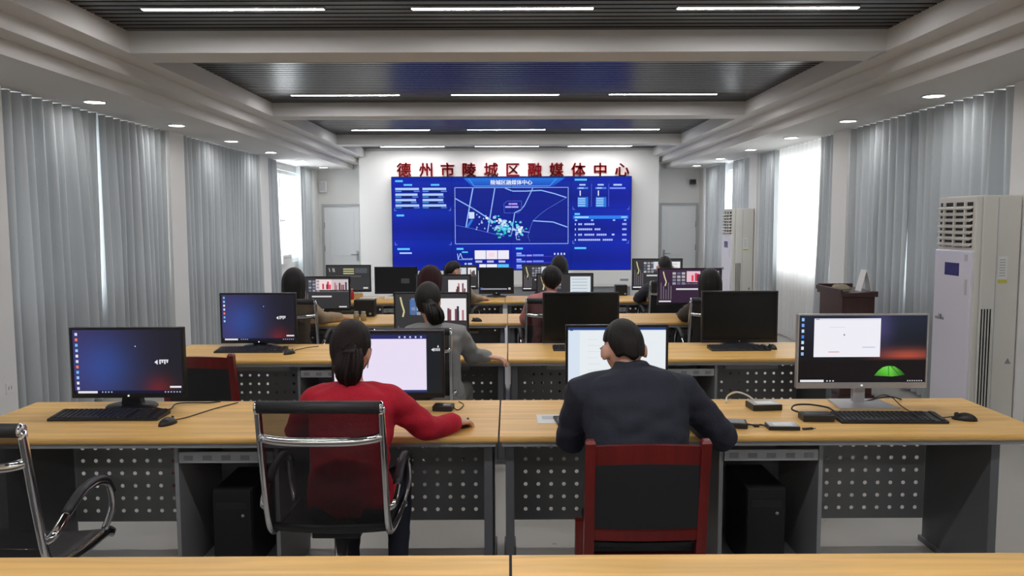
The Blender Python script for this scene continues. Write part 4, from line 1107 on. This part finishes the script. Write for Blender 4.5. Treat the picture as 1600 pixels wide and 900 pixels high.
HAIRS = {  # hairline height (relative to the head centre) at angles from the face: 0, 45, 75, 100, 135, 180 degrees
    'short': ([.075, .065, .040, .026, -.034, -.048], 0.0, .008),
    'tied': ([.082, .072, .035, -.015, -.066, -.092], 0.0, .015),
    'bob': ([.075, .06, -.08, -.165, -.185, -.19], .92, .022),
    'long': ([.075, .05, -.14, -.26, -.30, -.31], .86, .024)}
def person(label, base, H, N, yaw, arms, top, skin=M_skin, legs=None, hair='short', hairm=None, hyaw=0.0, hpitch=0.0, hroll=0.0, sh=.165, fem=True,
           vox=.010, ponytail=None, bun=False, mask=None, glasses=False, collar=None, hood=False, seed=1, thick=1.0, bulk=0.0, cuff=.9):
    B = Vector((base[0], base[1], 0)); H = Vector(H) - B; N = Vector(N) - B
    cy_, sy_ = math.cos(yaw), math.sin(yaw)
    f = Vector((-sy_, cy_, 0)); r = Vector((cy_, sy_, 0)); Z = Vector((0, 0, 1))
    t = thing('person', label, 'person', B)
    k = .93 if fem else 1.03
    HR = Matrix.Rotation(yaw + hyaw, 3, 'Z') @ Matrix.Rotation(hpitch, 3, 'X') @ Matrix.Rotation(hroll, 3, 'Y')
    hs = Vector((.078, .097, .121)) if not fem else Vector((.077, .094, .117))
    P0 = Vector((0, 0, .52)) - f * .02
    ctrl = [P0, P0 + (N - P0) * .35 - f * .035, P0 + (N - P0) * .75 - f * .02, N]
    spine = smooth_path(ctrl, 6)
    def sp(tt):
        i = min(len(spine) - 2, int(tt * (len(spine) - 1))); u = tt * (len(spine) - 1) - i
        return spine[i].lerp(spine[i + 1], u)
    def torso(mb, g, rings=None):
        out = []
        for tt, rx, ry in rings or [(0, .165, .125), (.1, .18, .13), (.3, .158, .112), (.5, .165, .115), (.7, .178, .112), (.84, .168, .095), (.93, .118, .078), (1.0, .064, .06)]:
            if not fem: rx *= 1.1
            c = sp(tt); a = (sp(min(1, tt + .05)) - sp(max(0, tt - .05))).normalized(); fw = (f - a * f.dot(a)).normalized(); rr = a.cross(-fw)
            rr = fw.cross(a)
            out.append([c + rr * ((rx * k + g) * math.copysign(abs(math.cos(q)) ** .8, math.cos(q))) + fw * ((ry * k + g) * math.copysign(abs(math.sin(q)) ** .8, math.sin(q))) for q in [2 * math.pi * j / 20 for j in range(20)]])
        mb.rings(out)
    SH = {s: sp(.88) + r * (s * sh) - Z * (.03 if fem else .045) for s in (-1, 1)}
    def arm(mb, s, g, full=True):
        E, W = [Vector(q) - B for q in arms[s]]
        S = SH[s]; e1 = E.lerp(S, .12); e2 = E.lerp(W, .12)
        pts = [sp(.90) + r * (s * .06) - Z * .015, S, S.lerp(E, .45), e1, E, e2, E.lerp(W, .5), E.lerp(W, cuff if not full else 1.0)]
        rs = [.046 * k + g, .054 * k + g, .050 * k + g, .044 * k + g, .044 * k + g, .043 * k + g, .037 * k + g, .028 * k + g * (1.2 if not full else 1)]
        mb.tube(pts, rs, 14, round_ends=True)
    # legs under the desk
    hip = {s: P0 + r * (s * .085) for s in (-1, 1)}
    knee = {s: hip[s] + f * .40 + r * (s * .03) + Z * -.005 for s in (-1, 1)}
    ank = {s: Vector((knee[s].x, knee[s].y, .10)) - f * .04 for s in (-1, 1)}
    def leg(mb, s, g):
        mb.tube([hip[s] - f * .05, hip[s], hip[s].lerp(knee[s], .5), knee[s], knee[s].lerp(ank[s], .12), knee[s].lerp(ank[s], .35), ank[s]],
                [.075 + g, .082 + g, .07 + g, .055 + g, .052 + g, .052 + g, .036 + g], 14, round_ends=True)
    # ---- body: one continuous skin surface
    body = MB(); torso(body, -.014)
    nb = N - Z * .05; ne = H + HR @ Vector((0, -.018, -.045))
    body.tube([nb, nb.lerp(ne, .5), ne], [.056 * k, .050 * k, .052 * k], 14)
    def headfn(p):
        x, y, z = p
        if z < 0:
            q = -z / hs.z; x *= 1 - .28 * q * q; y = y * (1 - .18 * q) + .012 * q
        if y > 0: y *= .95
        return Vector((x, y, z))
    body.ball(H, hs, 22, 16, rot=HR, fn=headfn)
    body.tube([H + HR @ Vector((0, .088, .012)), H + HR @ Vector((0, .103, -.018)), H + HR @ Vector((0, .092, -.030))], [.008, .013, .011], 8, round_ends=True)
    for s in (-1, 1):
        body.ball(H + HR @ Vector((s * (hs.x + (.004 if fem else .015)), -.010, -.014)), (.010, .017, .029) if fem else (.013, .021, .035), 10, 8, rot=HR @ Matrix.Rotation(s * -.35, 3, 'Z'))
        arm(body, s, -.008); leg(body, s, -.012)
        body.tube([ank[s], ank[s] + Z * -.05, ank[s] + Z * -.062 + f * .12], [.032, .034, .026], 10, round_ends=True)
    hm = MB()
    for s in (-1, 1):
        E, W = [Vector(q) - B for q in arms[s]]
        hand_geo(hm, W, ((W - E).normalized() * .8 + f * .4 - Z * .15), Vector((0, 0, -1)), s)
    hmesh = hm.mesh('h')
    bo = remesh(body, min(vox, .010), 'body', skin, t, 5, extra=hmesh)
    # ---- clothing
    g = MB(); torso(g, .006 + bulk)
    for s in (-1, 1): arm(g, s, .008 + bulk, False)
    if collar:
        g.tube([N - Z * .02, N + Z * collar + f * .008], [.072 * k, .066 * k], 16)
    if hood:
        g.ball(N - f * .075 - Z * .015, (.10, .05, .06), 14, 10, rot=Matrix.Rotation(yaw, 3, 'Z'))
    remesh(g, vox, 'sweater' if fem else 'jacket', top, t, 5, .009, seed)
    g = MB(); torso(g, .003, [(0.0, .165, .125), (.05, .175, .13), (.14, .178, .13), (.2, .15, .11)])
    for s in (-1, 1): leg(g, s, .008)
    remesh(g, max(vox, .012), 'trousers', legs or MATS['dark_denim'], t, 4, .004, seed + 3)
    for s in (-1, 1):
        a = ank[s]
        MB().rings([[a + f * y_ + r * (wd * math.cos(q)) + Z * (-.098 + h_ * (.5 + .5 * math.sin(q))) for q in [2 * math.pi * j / 12 for j in range(12)]] for y_, wd, h_ in
                    ((-.07, .02, .05), (-.06, .036, .09), (0, .04, .10), (.07, .045, .07), (.14, .045, .05), (.18, .03, .035), (.19, .01, .02))]).build('shoe', M_black, t)
    # ---- face
    for s in (-1, 1):
        e = MB().ball(H + HR @ Vector((s * .031, .0805, .006)), .0115, 10, 8).build('eye', mat('eye_white', srgb(230, 226, 220), .3), t)
        MB().ball(H + HR @ Vector((s * .031, .0885, .006)), .0055, 8, 6).build('iris', M_dark, e)
        MB().tube([H + HR @ Vector((s * .014, .090, .028)), H + HR @ Vector((s * .032, .088, .033)), H + HR @ Vector((s * .05, .076, .027))], .0035, 6).build('eyebrow', hairm or M_hair, t)
    MB().ball(H + HR @ Vector((0, .085, -.055)), (.021, .008, .006), 10, 6, rot=HR).build('lips', mat('lips', srgb(176, 96, 92), .45), t)
    # ---- hair
    line, flo, off = HAIRS[hair]; ang = [0, 45, 75, 100, 135, 180]
    na, nr = 48, 16; rnd = random.Random(seed); per = [rnd.uniform(0, 6.28) for _ in range(4)]
    grid = []
    for j in range(nr + 1):
        ring = []
        for i in range(na):
            az = 2 * math.pi * i / na; deg = abs((math.degrees(az) + 180) % 360 - 180)
            q = next(x for x in range(5) if deg <= ang[x + 1] + 1e-6); u = (deg - ang[q]) / (ang[q + 1] - ang[q]); u = u * u * (3 - 2 * u)
            ze = line[q] + (line[q + 1] - line[q]) * u + .006 * math.sin(7 * az + per[0])
            zt_ = hs.z + off
            th = (j / nr); z = zt_ - (zt_ - ze) * (1 - math.cos(th * math.pi / 2)) ** .95 if True else 0
            zz = z / zt_
            rad = math.sqrt(max(0.0, 1 - zz * zz)) if zz > -1 else 0
            if flo and z < 0: rad = max(rad, 1 - (1 - flo) * (-z / .3) - .25 * max(0, -z - .12) ** 1.0)
            if not flo and z < 0: rad = max(rad, .58)
            oo = (off * thick + .002) * (1 - (.75 if not flo else 0) * th ** 4) + .004 * (1 if flo else .4) * math.sin(9 * az + per[1]) * th + .003 * math.sin(17 * az + per[2]) * th
            x = math.sin(az) * (hs.x + oo) * rad; y = math.cos(az) * (hs.y + oo) * rad
            if z < 0: y -= .012 * min(1, -z / .1) if not flo else .004
            if flo and deg < 75 and z < .05: x *= 1.0; 
            ring.append(H + HR @ Vector((x, y, z)))
        grid.append(ring)
    hb = MB().rings(grid, 0, True, False)
    ho = hb.build('hair', hairm or M_hair, t)
    sd = ho.modifiers.new('thickness', 'SOLIDIFY'); sd.thickness = .012; sd.offset = -1
    if ponytail:
        pts, rs = ponytail
        pts = [Vector(q) - B for q in pts]
        pm = MB(); rp = random.Random(seed); core = smooth_path(pts, 4); rr_ = smooth_r(rs, 4); nst = 34
        pm.tube(core, [q * .72 for q in rr_], 12, up=tuple(f), flat=.75, round_ends=True)
        for q in range(nst):
            a0 = rp.uniform(0, 6.28); rad = rp.uniform(.55, 1.0); tw = rp.uniform(-.5, .5); ln = rp.uniform(.82, 1.06); sp_ = []; sr = []
            for i_, c_ in enumerate(core):
                u_ = i_ / (len(core) - 1); a_ = a0 + tw * u_; R_ = rr_[i_] * rad * (1 - .35 * max(0, u_ - .75) / .25)
                sp_.append(core[0].lerp(c_, ln) if ln < 1 else c_ + Z * (-.012 * (ln - 1) * u_ * 10)); sp_[-1] = sp_[-1] + r * (math.cos(a_) * R_) + f * (math.sin(a_) * R_ * .75)
                sr.append(.0105 * (1 - .75 * max(0, u_ - .55) / .45) * (.75 if u_ < .1 else 1))
            pm.tube(sp_, sr, 6)
        pm.build('ponytail', hairm or M_hair, t)
        MB().tube([pts[0].lerp(pts[1], .25), pts[0].lerp(pts[1], .5)], [rs[0] * .9, rs[0] * .9], 12).build('hair_tie', M_dark, t)
    if mask:
        mm = []
        for j in range(8):
            z = .0 - .095 * j / 7; ring = []
            for i in range(15):
                az = (i / 14 - .5) * 2.5; q = max(0, -z) / hs.z; rr = math.sqrt(max(.05, 1 - q * q)) * (1 - .1 * q)
                ring.append(H + HR @ Vector((math.sin(az) * (hs.x + .006) * rr, math.cos(az) * (hs.y + .022) * rr, z)))
            mm.append(ring)
        mo = MB().rings(mm, 0, True, False, False).build('face_mask', M_paper, t)
        for s in (-1, 1): MB().tube([H + HR @ Vector((s * .068, .03, -.03)), H + HR @ Vector((s * .083, -.006, .01))], .0022, 6).tube([H + HR @ Vector((s * .062, .03, -.08)), H + HR @ Vector((s * .084, -.008, -.03))], .0022, 6).build('ear_loop', M_paper, mo)
    if glasses:
        gm = MB()
        for s in (-1, 1):
            c = Vector((s * .034, .103, .006))
            gm.tube([H + HR @ (c + Vector((.026 * math.cos(q), -abs(math.cos(q)) * .003, .018 * math.sin(q)))) for q in [2 * math.pi * j / 14 for j in range(15)]], .002, 6)
            gm.tube([H + HR @ Vector((s * .060, .10, .010)), H + HR @ Vector((s * .080, .06, .010)), H + HR @ Vector((s * .083, -.01, .008))], .002, 6)
        gm.tube([H + HR @ Vector((-.009, .106, .008)), H + HR @ Vector((.009, .106, .008))], .002, 6)
        gm.build('glasses', M_black, t)
    return t
def smooth_r(rs, k=5):
    out = []
    for a, b in zip(rs[:-1], rs[1:]):
        for j in range(k): out.append(a + (b - a) * j / k)
    return out + [rs[-1]]
denim = mat('dark_denim', srgb(38, 42, 56), .8, var=.1, vscale=30)
def cloth(name, c, r=.85, v=.08): return mat(name, srgb(*c), r, var=v, vscale=22, bump=.25, bscale=140)
C_red = cloth('red_knit', (186, 20, 46)); C_navy = cloth('navy_wool', (34, 38, 52), .8); C_grey = cloth('grey_knit', (138, 138, 136))
C_black = cloth('black_cotton', (36, 34, 36)); C_pink = cloth('pink_coat', (206, 134, 134)); C_khaki = cloth('khaki_coat', (74, 68, 58)); C_beige = cloth('beige_knit', (170, 150, 122))
C_wine = cloth('wine_coat', (64, 30, 36)); C_char = cloth('charcoal_jacket', (52, 54, 60))
V_ = Vector
# woman in red, second row
Y = 3.34
H = atY(549, 546, Y + .06); N = atY(553, 601, Y + .0)
pt = [atY(548, 546, Y - .045), atY(546, 566, Y - .075), atY(544, 588, Y - .085), atY(546, 606, Y - .06)]
W = atZ(710, 660, TZ + .044); E = atY(668, 672, 3.42); E.z = .80
person('woman in red sweater with low ponytail seated at the second row', (N.x, 3.27), H, N, math.radians(-4),
       {1: (E, W), -1: (V_((N.x - .27, 3.42, .80)), V_((N.x - .10, 3.68, .80)))}, C_red, hair='tied', ponytail=(pt, [.040, .052, .050, .026]), mask=True, sh=.158, vox=.009, seed=2, collar=.012, bulk=.008, hairm=mat('dark_brown_hair', srgb(34, 25, 23), 0.5, spec=.22, var=0.4, vscale=30, stretch=(6, 6, 1), bump=0.5, bscale=50), hpitch=-.08, hyaw=-.12, cuff=.95)
hd_ = ((W - E).normalized() * .8 + V_((.07, .4, -.15))).normalized(); mp_ = W + hd_ * .085 + V_((-.005, .028, 0))
mouse((mp_.x, mp_.y, TZ), math.atan2(-hd_.x, hd_.y), 'black mouse under the right hand of the woman in red')
# man in navy
Y = 3.22
H = atY(974, 545, Y + .10); N = atY(985, 580, Y - .01)
E1 = atY(1128, 682, 3.30); E2 = atY(892, 686, 3.30)
person('man in navy jacket with glasses leaning over the second row desk', (atY(1000, 600, Y).x, 3.12), H, N, math.radians(2),
       {1: (E1, V_((E1.x - .06, 3.62, .80))), -1: (E2, V_((E2.x + .06, 3.62, .80)))}, C_navy, hair='short', hyaw=math.radians(14), hpitch=-.22, sh=.205, fem=False, vox=.009, glasses=True, collar=.04, seed=4, bulk=.012)
# woman in grey, third row
Y = YF[2] - .12
H = atY(669, 470, Y + .03); N = atY(680, 507, Y - .04)
pt = [atY(671, 474, Y - .07), atY(678, 488, Y - .10), atY(681, 500, Y - .10), atY(682, 512, Y - .08)]
E = atY(737, 556, YF[2] - .03); W = atZ(762, 557, TZ + .035)
person('woman in grey sweater with black ponytail in the third row', (N.x + .02, Y - .06), H, N, math.radians(-6),
       {1: (E, W), -1: (V_((N.x - .27, Y + .08, .80)), V_((N.x - .12, Y + .34, .80)))}, C_grey, legs=C_grey, hair='tied', ponytail=(pt, [.045, .058, .056, .03]), sh=.16, vox=.010, seed=5, bulk=.008, hpitch=-.1)
# fourth row
def far_person(label, r, hx, hy, top, hair, nx=None, ny=None, hairm=None, lean=.05, rarm=None, larm=None, fem=True, hyaw=0.0, yaw=0.0, seed=7, thick=1.0, bulk=.01, hood=False, vox=.012):
    Y = YF[r] - .14
    H = atY(hx, hy, Y + lean); N = Vector((H.x, Y + lean - .05, H.z - .17)) if nx is None else atY(nx, ny, Y + lean - .05)
    b = (N.x, Y - .04)
    def a(s, g):
        if g: return (atY(*g[0], YF[r] - .02), atZ(*g[1], TZ + .035))
        return (V_((N.x + s * .26, Y + .10, .80)), V_((N.x + s * .12, Y + .36, .79)))
    return person(label, b, H, N, yaw, {1: a(1, rarm), -1: a(-1, larm)}, top, hair=hair, hairm=hairm, hyaw=hyaw, hpitch=-.12, fem=fem, vox=vox, seed=seed, thick=thick, bulk=bulk, sh=.16 if fem else .19, hood=hood)
far_person('woman with black bob hair and tan sleeve in the fourth row', 3, 459, 441, C_beige, 'bob', rarm=((503, 497), (533, 496)), seed=8, thick=1.2)
far_person('wine haired woman hidden behind the grey sweater woman', 3, 672, 437, C_black, 'bob', hairm=M_hairred, seed=9, thick=1.4, hyaw=-.3)
far_person('person in pink coat with dark hair behind the centre black monitor', 3, 862, 437, C_pink, 'tied', nx=862, ny=460, larm=((822, 498), (838, 494)), seed=10, thick=1.8, bulk=.02, hood=True)
far_person('person in khaki coat with black hair behind the right black monitor', 3, 1109, 442, C_khaki, 'bob', larm=((1070, 492), (1068, 491)), seed=11, thick=1.3, bulk=.018)
far_person('dark haired person turned sideways in the last row', 4, 708, 424, C_beige, 'short', hyaw=-.95, rarm=((738, 466), (752, 466)), seed=12, thick=2.0)
far_person('long haired person in wine coat before the video wall', 4, 874, 417, C_wine, 'long', seed=13, thick=1.0)
far_person('short haired man in charcoal jacket in the last row right', 4, 1039, 417, C_char, 'short', larm=((996, 466), (1006, 466)), fem=False, seed=14)
